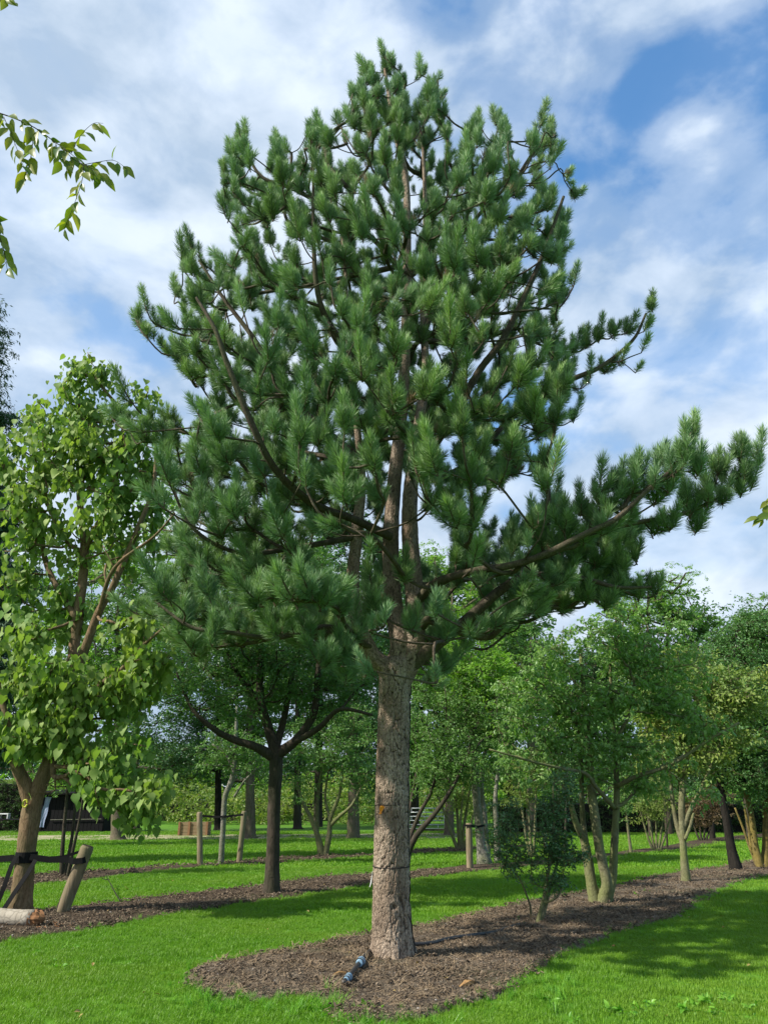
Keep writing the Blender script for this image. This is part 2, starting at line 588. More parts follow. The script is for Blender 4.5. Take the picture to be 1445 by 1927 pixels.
# ------------------------------------------------------------------ the materials
M = {}
M['needle'] = leaf_mat('needle_green', (0.030, 0.075, 0.033), (0.40, 0.57, 0.22), 0.15, 0.5, 0.35, 0.45, (0.14, 0.26, 0.135))  # dark-to-bright range carries painted self-shade and lit tips
M['twig'] = plain_mat('twig_brown', (0.075, 0.055, 0.038), (0.13, 0.10, 0.07), 0.9, 0.1)
M['twig_green'] = plain_mat('twig_olive', (0.10, 0.11, 0.05), (0.16, 0.15, 0.08), 0.9, 0.1)
M['leaf_heart'] = leaf_mat('large_leaf_green', (0.10, 0.185, 0.04), (0.33, 0.41, 0.12), 0.36, 0.6, 0.2, 0.8, (0.14, 0.27, 0.06))
M['leaf_hang'] = leaf_mat('hanging_leaf_green', (0.08, 0.16, 0.025), (0.30, 0.28, 0.03), 0.5, 0.4, 0.4)
M['leaf_mid'] = leaf_mat('mid_green_leaf', (0.08, 0.18, 0.045), (0.18, 0.32, 0.075), 0.34, 0.45, 0.35, 0.4, (0.11, 0.23, 0.05))
M['leaf_cornel'] = leaf_mat('cornel_leaf_green', (0.12, 0.235, 0.065), (0.28, 0.43, 0.14), 0.42, 0.42, 0.4, 0.7, (0.19, 0.34, 0.09))
M['leaf_bright'] = leaf_mat('bright_green_leaf', (0.12, 0.27, 0.03), (0.26, 0.42, 0.06), 0.40, 0.5, 0.3, 0.3, (0.17, 0.33, 0.045))
M['leaf_dark'] = leaf_mat('dark_green_leaf', (0.035, 0.10, 0.035), (0.085, 0.19, 0.06), 0.22, 0.42, 0.4, 0.3, (0.05, 0.13, 0.035))
M['leaf_robinia'] = leaf_mat('feathery_green_leaf', (0.055, 0.14, 0.042), (0.14, 0.28, 0.08), 0.34, 0.42, 0.4, 0.3, (0.09, 0.20, 0.05))
M['leaf_yellow'] = leaf_mat('yellow_green_leaf', (0.16, 0.24, 0.05), (0.30, 0.34, 0.08), 0.35, 0.5, 0.3, 0.8, (0.13, 0.23, 0.06))
M['leaf_red'] = leaf_mat('russet_leaf', (0.085, 0.05, 0.03), (0.15, 0.11, 0.05), 0.3, 0.5, 0.3)
M['leaf_holly'] = leaf_mat('holly_green_leaf', (0.035, 0.10, 0.03), (0.09, 0.20, 0.06), 0.12, 0.32, 0.5)
M['leaf_conifer'] = leaf_mat('conifer_green', (0.025, 0.065, 0.032), (0.06, 0.12, 0.055), 0.12, 0.55, 0.25)
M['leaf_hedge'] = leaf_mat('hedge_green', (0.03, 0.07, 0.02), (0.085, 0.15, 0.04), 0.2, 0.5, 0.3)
M['leaf_hedge_lit'] = leaf_mat('hedge_lit_green', (0.15, 0.22, 0.05), (0.26, 0.32, 0.09), 0.3, 0.5, 0.3)  # paler copy of the hedge green, sunlight on the tops painted in
M['grass'] = leaf_mat('grass_green', (0.075, 0.19, 0.012), (0.20, 0.38, 0.028), 0.32, 0.45, 0.3, 0.45, (0.19, 0.31, 0.03))
M['grass_long'] = leaf_mat('rough_grass_green', (0.09, 0.27, 0.02), (0.22, 0.42, 0.05), 0.35, 0.45, 0.35)
M['bark_brown'] = bark_mat('bark_brown', (0.11, 0.085, 0.06), (0.22, 0.175, 0.125), (0.10, 0.12, 0.045), 9)
M['bark_orange'] = bark_mat('bark_orange_brown', (0.17, 0.105, 0.055), (0.31, 0.21, 0.13), (0.10, 0.10, 0.045), 10)
M['bark_dark'] = bark_mat('bark_dark', (0.045, 0.036, 0.028), (0.095, 0.075, 0.055), (0.05, 0.06, 0.028), 8, moss_amt=0.4)
M['bark_black'] = bark_mat('bark_black', (0.016, 0.014, 0.012), (0.035, 0.03, 0.024), None, 8)
M['bark_grey'] = bark_mat('bark_grey', (0.16, 0.15, 0.12), (0.33, 0.31, 0.26), (0.13, 0.15, 0.06), 7, zs=0.8)
M['bark_lichen'] = bark_mat('bark_lichen_green', (0.13, 0.12, 0.065), (0.24, 0.23, 0.13), (0.18, 0.20, 0.07), 8, zs=0.7, moss_amt=0.7)
M['bark_ochre'] = bark_mat('bark_ochre_lichen', (0.15, 0.12, 0.05), (0.26, 0.20, 0.07), (0.22, 0.17, 0.04), 8, zs=0.7, moss_amt=0.7)
M['stake'] = bark_mat('weathered_stake_wood', (0.20, 0.15, 0.09), (0.34, 0.27, 0.18), (0.15, 0.15, 0.08), 5, zs=0.1, bstr=.3, moss_amt=0.5)
M['stake_top'] = plain_mat('stake_end_grain', (0.10, 0.075, 0.05), (0.05, 0.04, 0.03), 0.9, 0.1)
M['rubber'] = plain_mat('black_rubber', (0.005, 0.005, 0.006), (0.009, 0.009, 0.009), 0.8, 0.15)
M['soil_under'] = plain_mat('soil', (0.05, 0.035, 0.022), (0.03, 0.022, 0.015), 0.95, 0.1)

# pine bark: crevice depth is a vertex attribute of the real relief
def pine_bark():
    m, nt, b, out = new_mat('pine_bark_grey_brown')
    a = N(nt, 'ShaderNodeAttribute'); a.attribute_name = 'tint'
    v = coords(nt, (1, 1, 0.45))
    n1_ = noise_tex(nt, v, 5.0, 5, 0.6)
    n2_ = noise_tex(nt, coords(nt, (1, 1, .6)), 55, 5, 0.7)
    n3_ = noise_tex(nt, coords(nt), 1.6, 3, 0.6)
    c = mixc(nt, ramp(nt, n1_, [(0.32, (0,) * 3), (0.68, (1,) * 3)]), (0.20, 0.143, 0.100), (0.44, 0.35, 0.265))
    c = mixc(nt, ramp(nt, n3_, [(0.50, (0,) * 3), (0.66, (.55,) * 3)]), c, (0.26, 0.17, 0.115))
    c = mixc(nt, ramp(nt, n2_, [(0.38, (.8,) * 3), (0.54, (0,) * 3)]), c, (0.11, 0.082, 0.06))
    c = mixc(nt, ramp(nt, a.outputs['Fac'], [(0.12, (1,) * 3), (0.40, (0,) * 3)]), c, (0.075, 0.052, 0.038))
    nt.links.new(c, b.inputs['Base Color'])
    b.inputs['Roughness'].default_value = 0.92
    b.inputs['Specular IOR Level'].default_value = 0.12
    vo = N(nt, 'ShaderNodeTexVoronoi', i_Scale=26.0, feature='DISTANCE_TO_EDGE')
    wn_ = N(nt, 'ShaderNodeTexNoise', i_Scale=9.0, i_Detail=3.0); nt.links.new(coords(nt), wn_.inputs['Vector'])
    nt.links.new(mixc(nt, 0.10, coords(nt, (1, 1, 0.5)), wn_.outputs['Color']), vo.inputs['Vector'])
    h = math_node(nt, 'ADD', math_node(nt, 'MULTIPLY', n2_, 0.7), math_node(nt, 'MULTIPLY', ramp(nt, vo.outputs['Distance'], [(0, (0,) * 3), (.15, (1,) * 3)]), 0.4))
    h = math_node(nt, 'ADD', h, math_node(nt, 'MULTIPLY', n1_, 0.6))
    bump(nt, b, h, 1.0, 0.022)
    return m
M['bark_pine'] = pine_bark()
M['bark_limb'] = bark_mat('pine_limb_bark', (0.06, 0.045, 0.034), (0.15, 0.12, 0.085), (0.09, 0.10, 0.045), 12, zs=.6, moss_amt=.35)

def mulch_mat(name, ca, cb, cc, far=False):
    m, nt, b, out = new_mat(name)
    wp = world_pos(nt)
    n1_ = noise_tex(nt, wp, 1.3, 5, 0.65)
    n2_ = noise_tex(nt, wp, 38, 6, 0.75)
    vo = N(nt, 'ShaderNodeTexVoronoi', i_Scale=45.0, i_Randomness=1.0)
    nt.links.new(wp, vo.inputs['Vector'])
    c = mixc(nt, ramp(nt, n1_, [(0.38, (0,) * 3), (0.64, (1,) * 3)]), ca, cb)
    c = mixc(nt, ramp(nt, vo.outputs['Color'], [(0.55, (0,) * 3), (0.95, (.8,) * 3)]), c, cc)
    n5_ = noise_tex(nt, wp, 0.7, 4, 0.6)
    c = mixc(nt, ramp(nt, n5_, [(0.52, (0,) * 3), (0.66, (.45,) * 3)]), c, (0.085, 0.095, 0.035))
    n6_ = noise_tex(nt, wp, 2.7, 4, 0.6)
    c = mixc(nt, ramp(nt, n6_, [(0.50, (0,) * 3), (0.62, (.6,) * 3)]), c, (0.05, 0.036, 0.026))
    c = mixc(nt, 0.65, c, ramp(nt, n2_, [(0.32, (0.2,) * 3), (0.62, (1.3,) * 3)]), 'MULTIPLY')
    nt.links.new(c, b.inputs['Base Color'])
    b.inputs['Roughness'].default_value = 0.95
    b.inputs['Specular IOR Level'].default_value = 0.1
    h = math_node(nt, 'ADD', n2_, math_node(nt, 'MULTIPLY', vo.outputs['Distance'], -0.6))
    bump(nt, b, h, 1.0, 0.03)
    return m
M['mulch'] = mulch_mat('bark_mulch', (0.092, 0.070, 0.050), (0.175, 0.136, 0.098), (0.33, 0.275, 0.20))
M['mulch_dark'] = mulch_mat('dark_bark_mulch', (0.055, 0.040, 0.028), (0.10, 0.072, 0.048), (0.22, 0.16, 0.11))
M['chips'] = leaf_mat('wood_chip', (0.042, 0.031, 0.021), (0.27, 0.205, 0.14), 0.0, 0.9, 0.1)
M['litter'] = leaf_mat('dry_needle', (0.15, 0.095, 0.055), (0.36, 0.27, 0.165), 0.0, 0.8, 0.15)
M['stone'] = plain_mat('pale_stone', (0.42, 0.38, 0.34), (0.30, 0.26, 0.23), 0.8, 0.2)

def lawn_mat():
    m, nt, b, out = new_mat('lawn_turf')
    wp = world_pos(nt)
    n1_ = noise_tex(nt, wp, 0.5, 5, 0.6)
    n2_ = noise_tex(nt, world_pos(nt, (1, .35, 1)), 9, 5, 0.75)
    c = mixc(nt, ramp(nt, n1_, [(0.35, (0,) * 3), (0.65, (1,) * 3)]), (0.06, 0.16, 0.010), (0.10, 0.23, 0.016))
    c = mixc(nt, 0.6, c, ramp(nt, n2_, [(0.3, (0.45,) * 3), (0.65, (1.25,) * 3)]), 'MULTIPLY')
    nt.links.new(c, b.inputs['Base Color'])
    b.inputs['Roughness'].default_value = 0.9
    b.inputs['Specular IOR Level'].default_value = 0.15
    bump(nt, b, n2_, 0.6, 0.05)
    return m
M['lawn'] = lawn_mat()
def path_mat():
    m, nt, b, out = new_mat('sandy_gravel')
    wp = world_pos(nt)
    n1_ = noise_tex(nt, wp, 0.8, 5, 0.7); n2_ = noise_tex(nt, wp, 30, 4, 0.7)
    c = mixc(nt, ramp(nt, n1_, [(0.42, (0,) * 3), (0.60, (1,) * 3)]), (0.36, 0.31, 0.20), (0.20, 0.22, 0.08))
    c = mixc(nt, 0.4, c, ramp(nt, n2_, [(0.3, (0.6,) * 3), (0.65, (1.1,) * 3)]), 'MULTIPLY')
    nt.links.new(c, b.inputs['Base Color']); b.inputs['Roughness'].default_value = 0.95
    bump(nt, b, n2_, 0.5, 0.01)
    return m
M['path'] = path_mat()

# ------------------------------------------------------------------ the ground
BED_A = [(352,1846),(372,1828),(425,1812),(520,1795),(620,1775),(700,1757),(778,1749),(860,1731),(953,1709),(1010,1694),(1083,1684),(1152,1672),(1224,1652),(1290,1642),(1359,1632),(1445,1617),(1600,1592),
         (1620,1615),(1445,1650),(1398,1661),(1349,1680),(1307,1706),(1266,1730),(1160,1760),(1060,1792),(1010,1830),(960,1868),(880,1890),(800,1915),(740,1932),(640,1930),(618,1895),(560,1874),(480,1886),(410,1882),(370,1868)]
BED_B = [(-260,1775),(0,1722),(69,1714),(138,1708),(242,1697),(346,1684),(498,1668),(577,1655),(698,1646),(767,1641),(878,1630),(957,1625),(1060,1617),(1165,1604),(1256,1592),(1302,1582),(1359,1576),(1445,1568),
         (1450,1574),(1359,1585),(1307,1596),(1237,1602),(1157,1613),(1060,1625),(957,1636),(871,1644),(767,1658),(698,1667),(600,1681),(542,1689),(438,1705),(329,1720),(242,1738),(173,1750),(86,1764),(0,1776),(-260,1840)]
BED_C = [(-260,1690),(0,1655),(86,1645),(173,1641),(294,1633),(459,1621),(598,1612),(698,1609),(767,1601),(861,1597),(960,1592),(1000,1591),
         (1000,1594),(880,1602),(767,1609),(698,1614),(598,1618),(498,1626),(414,1630),(311,1638),(221,1649),(159,1659),(69,1665),(0,1684),(-260,1730)]
PATH = [(-600,1588),(0,1583),(300,1581),(640,1579),(860,1578),(905,1570),(800,1567),(640,1570),(300,1571),(0,1572),(-600,1574)]
def wpoly(pix): return [(g(x, y).x, g(x, y).y) for x, y in pix]
WA, WB, WC, WP = wpoly(BED_A), wpoly(BED_B), wpoly(BED_C), wpoly(PATH)

# value noise on a lattice for edges and densities
_lat = nr.rand(256, 256)
def vnoise(x, y, s=1.0):
    x = np.asarray(x) * s; y = np.asarray(y) * s
    xi = np.floor(x).astype(int); yi = np.floor(y).astype(int)
    fx = x - xi; fy = y - yi; fx = fx * fx * (3 - 2 * fx); fy = fy * fy * (3 - 2 * fy)
    a = _lat[xi % 256, yi % 256]; b = _lat[(xi + 1) % 256, yi % 256]; c = _lat[xi % 256, (yi + 1) % 256]; d = _lat[(xi + 1) % 256, (yi + 1) % 256]
    return (a * (1 - fx) + b * fx) * (1 - fy) + (c * (1 - fx) + d * fx) * fy
def fbm(x, y, s=1.0, o=4):
    r_ = 0; a = .5; t = 0
    for k in range(o):
        r_ = r_ + a * vnoise(x, y, s * 2 ** k); t += a; a *= .55
    return r_ / t

mb = MB()
gs = [-400, -120, -60, -35] + list(np.arange(-24, 25, 2.0)) + [35, 60, 120, 400]
ys = [-60, -20, -5] + list(np.arange(0, 61, 2.0)) + [80, 120, 250, 700]
vs = [(x, y, 0) for y in ys for x in gs]
fs = [(j * len(gs) + i, j * len(gs) + i + 1, (j + 1) * len(gs) + i + 1, (j + 1) * len(gs) + i) for j in range(len(ys) - 1) for i in range(len(gs) - 1)]
mb.add(vs, fs)
lawn = mb.build('lawn', M['lawn']); lawn['kind'] = 'structure'

PINE = Vector((g(739, 1806).x, 9.1, 0))
def bed_height(x, y):
    h = 0.010 + 0.040 * fbm(x, y, 2.2) + 0.022 * fbm(np.asarray(x) + 40, y, 14)
    d2 = (x - PINE.x) ** 2 + (y - PINE.y) ** 2
    h = h * (1 - .5 * np.exp(-d2 / 1.2)) + 0.035 * np.exp(-d2 / 0.30) + 0.01 * np.exp(-((x - PINE.x) ** 2 * .3 + (y - PINE.y + .6) ** 2) / 0.9)
    return h
def bed(name, poly, res, mat, z0=0.0, hf=bed_height):
    p = np.array(poly)
    x0, y0 = p.min(0) - res; x1, y1 = p.max(0) + res
    nx, ny = int((x1 - x0) / res) + 2, int((y1 - y0) / res) + 2
    X = x0 + np.arange(nx) * res; Y = y0 + np.arange(ny) * res
    XX, YY = np.meshgrid(X, Y)
    jx = (fbm(XX + 11, YY, 3.0) - .5) * .35; jy = (fbm(XX, YY + 31, 3.0) - .5) * .35
    ins = inside(poly, XX + jx, YY + jy)
    # soften towards the rim
    w = ins.astype(float)
    for _ in range(3):
        w = (w + np.roll(w, 1, 0) + np.roll(w, -1, 0) + np.roll(w, 1, 1) + np.roll(w, -1, 1)) / 5
    keep = (ins[:-1, :-1] | ins[1:, :-1] | ins[:-1, 1:] | ins[1:, 1:])
    Z = z0 + 0.005 + hf(XX, YY) * np.clip(w * 1.4 - .4, 0, 1)
    Z = np.where(ins, Z, -0.02)
    idx = -np.ones(XX.shape, int)
    used = np.zeros(XX.shape, bool)
    used[:-1, :-1] |= keep; used[1:, :-1] |= keep; used[:-1, 1:] |= keep; used[1:, 1:] |= keep
    idx[used] = np.arange(used.sum())
    V = np.stack([XX[used], YY[used], Z[used]], 1)
    jj, ii = np.where(keep)
    F = np.stack([idx[jj, ii], idx[jj, ii + 1], idx[jj + 1, ii + 1], idx[jj + 1, ii]], 1)
    me = bpy.data.meshes.new(name)
    me.from_pydata(V.tolist(), [], F.tolist())
    me.polygons.foreach_set('use_smooth', [True] * len(F))
    me.materials.append(mat)
    o = link(name, me); o['kind'] = 'structure'
    return o
bed('mulch_bed', WA, 0.045, M['mulch'])
bed('mulch_bed', WB, 0.09, M['mulch_dark'])
bed('mulch_bed', WC, 0.14, M['mulch_dark'])
bed('gravel_path', WP, 0.3, M['path'], 0.0, lambda x, y: 0.01 + 0 * x)

# grass clumps
def grass_clump(name, n, rad, h, w, mat, seed, lean=0.35, bend=0.5):
    r = random.Random(seed); mb = MB()
    for k in range(n):
        a, q = r.uniform(0, 6.283), rad * math.sqrt(r.random())
        p = Vector((math.cos(a) * q, math.sin(a) * q, -0.004))
        b = r.uniform(0, 6.283); d = Vector((math.cos(b), math.sin(b), 0)); s = Vector((-d.y, d.x, 0))
        hh = h * r.uniform(.55, 1.25); ww = w * r.uniform(.7, 1.2)
        ln = r.uniform(0, lean)
        m_ = p + d * hh * ln * .4 + Vector((0, 0, hh * .55)); t = p + d * hh * (ln + bend * r.uniform(0, 1) * .6) + Vector((0, 0, hh * (1 - .25 * ln)))
        mb.add([p - s * ww / 2, p + s * ww / 2, m_ + s * ww * .42, m_ - s * ww * .42, t], [(0, 1, 2, 3), (3, 2, 4)], 0, r.random())
    return mb.mesh(name, [mat])
source('grass_near', [grass_clump('grass_near', 70, 0.085, 0.046, 0.0042, M['grass'], i) for i in range(6)])
source('grass_mid', [grass_clump('grass_mid', 80, 0.17, 0.050, 0.008, M['grass'], 20 + i) for i in range(5)])
source('grass_far', [grass_clump('grass_far', 90, 0.42, 0.055, 0.020, M['grass'], 40 + i) for i in range(4)])
source('grass_long', [grass_clump('grass_long', 34, 0.05, 0.13, 0.0055, M['grass_long'], 60 + i, .5, .9) for i in range(4)])
source('weed', [cluster_mesh('weed', 'ovate', 14, .07, .055, [M['grass_long']], .3, .0, 80 + i, 4) for i in range(3)])

def on_lawn(x, y, edge=0.0):
    jx = (fbm(x + 11, y, 3.0) - .5) * .35; jy = (fbm(x, y + 31, 3.0) - .5) * .35
    b = inside(WA, x + jx, y + jy) | inside(WB, x + jx, y + jy) | inside(WC, x + jx, y + jy)
    return ~(b)
def grass_band(name, src, y0, y1, dens, s=1.0, tall=1.0):
    A = (y1 - y0) * (2 * (0.62 * y1 + 1.5)); n = int(A * dens)
    y = y0 + nr.rand(n) * (y1 - y0); x = (nr.rand(n) * 2 - 1) * (0.62 * y1 + 1.5)
    k = (np.abs(x) < 0.60 * y + 1.5) & on_lawn(x, y)
    if y1 > 30:
        k &= ~inside(WP, x, y) | (nr.rand(n) < 0.15)
        k &= (y < 44)
    x, y = x[k], y[k]; n = len(x)
    rot = np.stack([nr.normal(0, .06, n), nr.normal(0, .06, n), nr.rand(n) * 6.283], 1)
    hgt = s * (0.8 + .4 * nr.rand(n)) * (0.5 + .95 * fbm(x, y, 1.3))
    scl = np.stack([np.full(n, s), np.full(n, s), hgt * tall], 1)
    return scatter(name, src, np.stack([x, y, np.zeros(n)], 1), rot, scl)
grass_band('grass', 'grass_near', 4.2, 12.5, 170)
grass_band('grass', 'grass_mid', 12.5, 21, 48)
grass_band('grass', 'grass_far', 21, 50, 9)
# longer grass along the bed edges
def edge_pts(poly, step, jit, ymax=26):
    out = []
    for (a, b) in zip(poly, poly[1:] + poly[:1]):
        L = math.hypot(b[0] - a[0], b[1] - a[1]); n = max(1, int(L / step))
        for k in range(n):
            t = (k + rnd.random()) / n
            x, y = a[0] + (b[0] - a[0]) * t + rnd.gauss(0, jit), a[1] + (b[1] - a[1]) * t + rnd.gauss(0, jit)
            if 4 < y < ymax and abs(x) < .62 * y + 1.5: out.append((x, y, 0))
    return np.array(out)
E = np.vstack([edge_pts(WA, .06, .05), edge_pts(WA, .11, .13), edge_pts(WB, .09, .06), edge_pts(WC, .14, .08)])
n = len(E)
scatter('edge_grass', 'grass_long', E, np.stack([nr.normal(0, .15, n), nr.normal(0, .15, n), nr.rand(n) * 6.28], 1), .35 + .4 * nr.rand(n) ** 2)
# rough tufts at the near end of the bed
T = [g(nr.normal(590, 38), nr.normal(1903, 12)) for _ in range(30)] + [g(nr.normal(430, 50), nr.normal(1893, 9)) for _ in range(22)] + \
    [g(x, 1960 - nr.rand() * 40) for x in np.linspace(640, 860, 16)] + [g(nr.normal(1020, 45), nr.normal(1862, 16)) for _ in range(22)]
T = np.array([tuple(p) for p in T]); n = len(T)
scatter('rough_grass', 'grass_long', T, np.stack([nr.normal(0, .25, n), nr.normal(0, .25, n), nr.rand(n) * 6.28], 1), .45 + .6 * nr.rand(n))
Wd = [g(nr.normal(cx_, sx_), nr.normal(cy_, sy_)) for cx_, cy_, sx_, sy_, k in ((640,1915,20,8,8),(430,1812,18,4,8),(930,1712,30,6,9),(1350,1900,60,20,12),(690,1935,40,10,10),(80,1800,80,25,10),(1200,1690,40,9,10),(1150,1672,60,4,14),(1100,1905,90,15,10),(985,1735,12,4,4)) for _ in range(k)]
Wd = np.array([tuple(p) for p in Wd]); n = len(Wd)
scatter('lawn_weeds', 'weed', Wd + np.array([0, 0, .02]), np.stack([nr.normal(0, .2, n), nr.normal(0, .2, n), nr.rand(n) * 6.28], 1), .5 + .6 * nr.rand(n))

# chips, needles and stones on the mulch
def chip_mesh(name, seed):
    r = random.Random(seed); mb = MB()
    for k in range(9):
        L, W_, H_ = r.uniform(.010, .040), r.uniform(.006, .014), r.uniform(.003, .007)
        rot = Euler((r.gauss(0, .5), r.gauss(0, .5), r.uniform(0, 6.3))).to_matrix()
        c = Vector((r.uniform(-.06, .06), r.uniform(-.06, .06), r.uniform(0, .015)))
        mb.tint.extend([]); b0 = len(mb.v)
        mb.box(c, (L, W_, H_), rot); t = r.random() ** 1.8
        mb.tint[b0:] = [t] * (len(mb.v) - b0)
    return mb.mesh(name, [M['chips']])
source('chips', [chip_mesh('chips', 100 + i) for i in range(6)])
def litter_mesh(name, seed):
    r = random.Random(seed); mb = MB()
    for k in range(16):
        a = r.uniform(0, 6.3); L = r.uniform(.05, .13); d = Vector((math.cos(a), math.sin(a), r.uniform(-.1, .25)))
        c = Vector((r.uniform(-.08, .08), r.uniform(-.08, .08), r.uniform(.0, .015))); s = Vector((-d.y, d.x, 0)) * .0018
        m_ = c + d * L * .5 + Vector((r.gauss(0, .006), r.gauss(0, .006), .006))
        mb.add([c - s, c + s, m_ + s, m_ - s, c + d * L], [(0, 1, 2, 3), (3, 2, 4)], 0, r.random())
    return mb.mesh(name, [M['litter']])
source('litter', [litter_mesh('litter', 120 + i) for i in range(5)])
def stone_mesh(name, seed):
    r = random.Random(seed); mb = MB(); vs = []
    for k in range(3):
        for j in range(6):
            a = j / 6 * 6.283; e = (k - 1) * .8; q = r.uniform(.8, 1.15)
            vs.append((math.cos(a) * math.cos(e) * q, math.sin(a) * math.cos(e) * q * .8, math.sin(e) * .6 * q))
    fs = [(k * 6 + j, k * 6 + (j + 1) % 6, k * 6 + 6 + (j + 1) % 6, k * 6 + 6 + j) for k in range(2) for j in range(6)] + [tuple(range(5, -1, -1)), tuple(range(12, 18))]
    return mb.add([Vector(v) * .014 for v in vs], fs).mesh(name, [M['stone']])
source('stone', [stone_mesh('stone', 140 + i) for i in range(3)])
def on_bed(name, src, poly, dens, ymax, scl, ymin=4):
    p = np.array(poly); x0, y0 = p.min(0); x1, y1 = p.max(0); y1 = min(y1, ymax); x0 = max(x0, -.62 * ymax); x1 = min(x1, .62 * ymax)
    n = int((x1 - x0) * (y1 - y0) * dens)
    x = x0 + nr.rand(n) * (x1 - x0); y = y0 + nr.rand(n) * (y1 - y0)
    k = inside(poly, x + nr.normal(0, .04, n), y + nr.normal(0, .04, n)) & (np.abs(x) < .62 * y + 1.5)
    x, y = x[k], y[k]; n = len(x)
    z = bed_height(x, y) + .002
    return scatter(name, src, np.stack([x, y, z], 1), np.stack([nr.normal(0, .2, n), nr.normal(0, .2, n), nr.rand(n) * 6.28], 1), scl[0] + (scl[1] - scl[0]) * nr.rand(n))
on_bed('wood_chips', 'chips', WA, 210, 14, (.4, .85))
on_bed('wood_chips', 'chips', [p for p in WA], 50, 27, (.9, 1.5))
on_bed('wood_chips', 'chips', WB, 60, 20, (.9, 1.6))
on_bed('wood_chips', 'chips', WC, 20, 30, (1.4, 2.2))
on_bed('dry_needles', 'litter', WA, 45, 13, (.7, 1.2))
on_bed('pebbles', 'stone', WA, 10, 14, (.4, 1.1))
on_bed('pebbles', 'stone', WB, 5, 18, (.7, 1.5))

# fallen leaves lying about
M['leaf_fallen'] = leaf_mat('fallen_leaf', (0.20, 0.11, 0.04), (0.42, 0.36, 0.12), 0.1, 0.7, 0.2)
def fl_mesh(name, seed):
    r = random.Random(seed); lv, lf = leaf_shape('ovate'); mb = MB()
    mb.add([Vector((v[0] * 1.1, v[1] - .5, v[2] * 1.5 + .12)) * .055 for v in lv], lf, 0, r.random())
    return mb.mesh(name, [M['leaf_fallen']])
source('fallen', [fl_mesh('fallen', 160 + i) for i in range(5)])
n = 520
y = 5 + 24 * nr.rand(n) ** .8; x = (nr.rand(n) * 2 - 1) * (.62 * y + 1)
lw = on_lawn(x, y)
keep = ~lw | (nr.rand(n) < .45)
x, y, lw = x[keep], y[keep], lw[keep]; n = len(x)
z = np.where(lw, .035, bed_height(x, y) + .012)
scatter('fallen_leaves', 'fallen', np.stack([x, y, z], 1), np.stack([nr.normal(0, .3, n), nr.normal(0, .3, n), nr.rand(n) * 6.28], 1), .45 + .7 * nr.rand(n))
# ------------------------------------------------------------------ the pine
def tuft_mesh(name, n, L, curve, seed, nl=0.148, w=0.0060):
    """one needle-covered shoot, base at 0, starting along +Z and bending towards +X"""
    r = random.Random(seed); mb = MB()
    def axis(t):
        a = curve * t
        return Vector((L * t * math.sin(a * .5), 0, L * t * math.cos(a * .5))), Vector((math.sin(a), 0, math.cos(a)))
    mb.tube([axis(t)[0] for t in (0, .33, .66, .97)], [.011, .009, .007, .005], 5, 1)
    for k in range(n):
        t = .06 + .94 * (r.random() ** .8)
        p, d = axis(t)
        a = r.uniform(0, 6.283)
        o1 = d.orthogonal().normalized(); o2 = d.cross(o1)
        side = o1 * math.cos(a) + o2 * math.sin(a)
        ang = (1.05 - .50 * t + r.gauss(0, .13)) if t < .93 else abs(r.gauss(0, .33))
        q = d * math.cos(ang) + side * math.sin(ang)
        ln = nl * r.uniform(.78, 1.12) * (1 if t > .15 else .8)
        q2 = (q + d * .22 + Vector((0, 0, 0.05))).normalized()
        s = q.cross(Vector((r.gauss(0, 1), r.gauss(0, 1), r.gauss(0, 1)))).normalized() * w * .5
        m_ = p + q * ln * .5
        mb.add([p - s * .7, p + s * .7, m_ + s, m_ - s, m_ + q2 * ln * .5], [(0, 1, 2, 3), (3, 2, 4)], 0, min(1, max(0, -.12 + .85 * t + r.gauss(0, .26))))  # tint darkens shoot bases: older needles plus painted self-shading, tips brightened as lit
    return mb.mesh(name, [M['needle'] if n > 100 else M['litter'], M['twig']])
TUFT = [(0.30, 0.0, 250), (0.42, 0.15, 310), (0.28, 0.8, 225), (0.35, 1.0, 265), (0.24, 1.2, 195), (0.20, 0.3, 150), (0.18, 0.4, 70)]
source('needle_tuft', [tuft_mesh('needle_tuft', n_, L_, c_, 200 + i) for i, (L_, c_, n_) in enumerate(TUFT)])

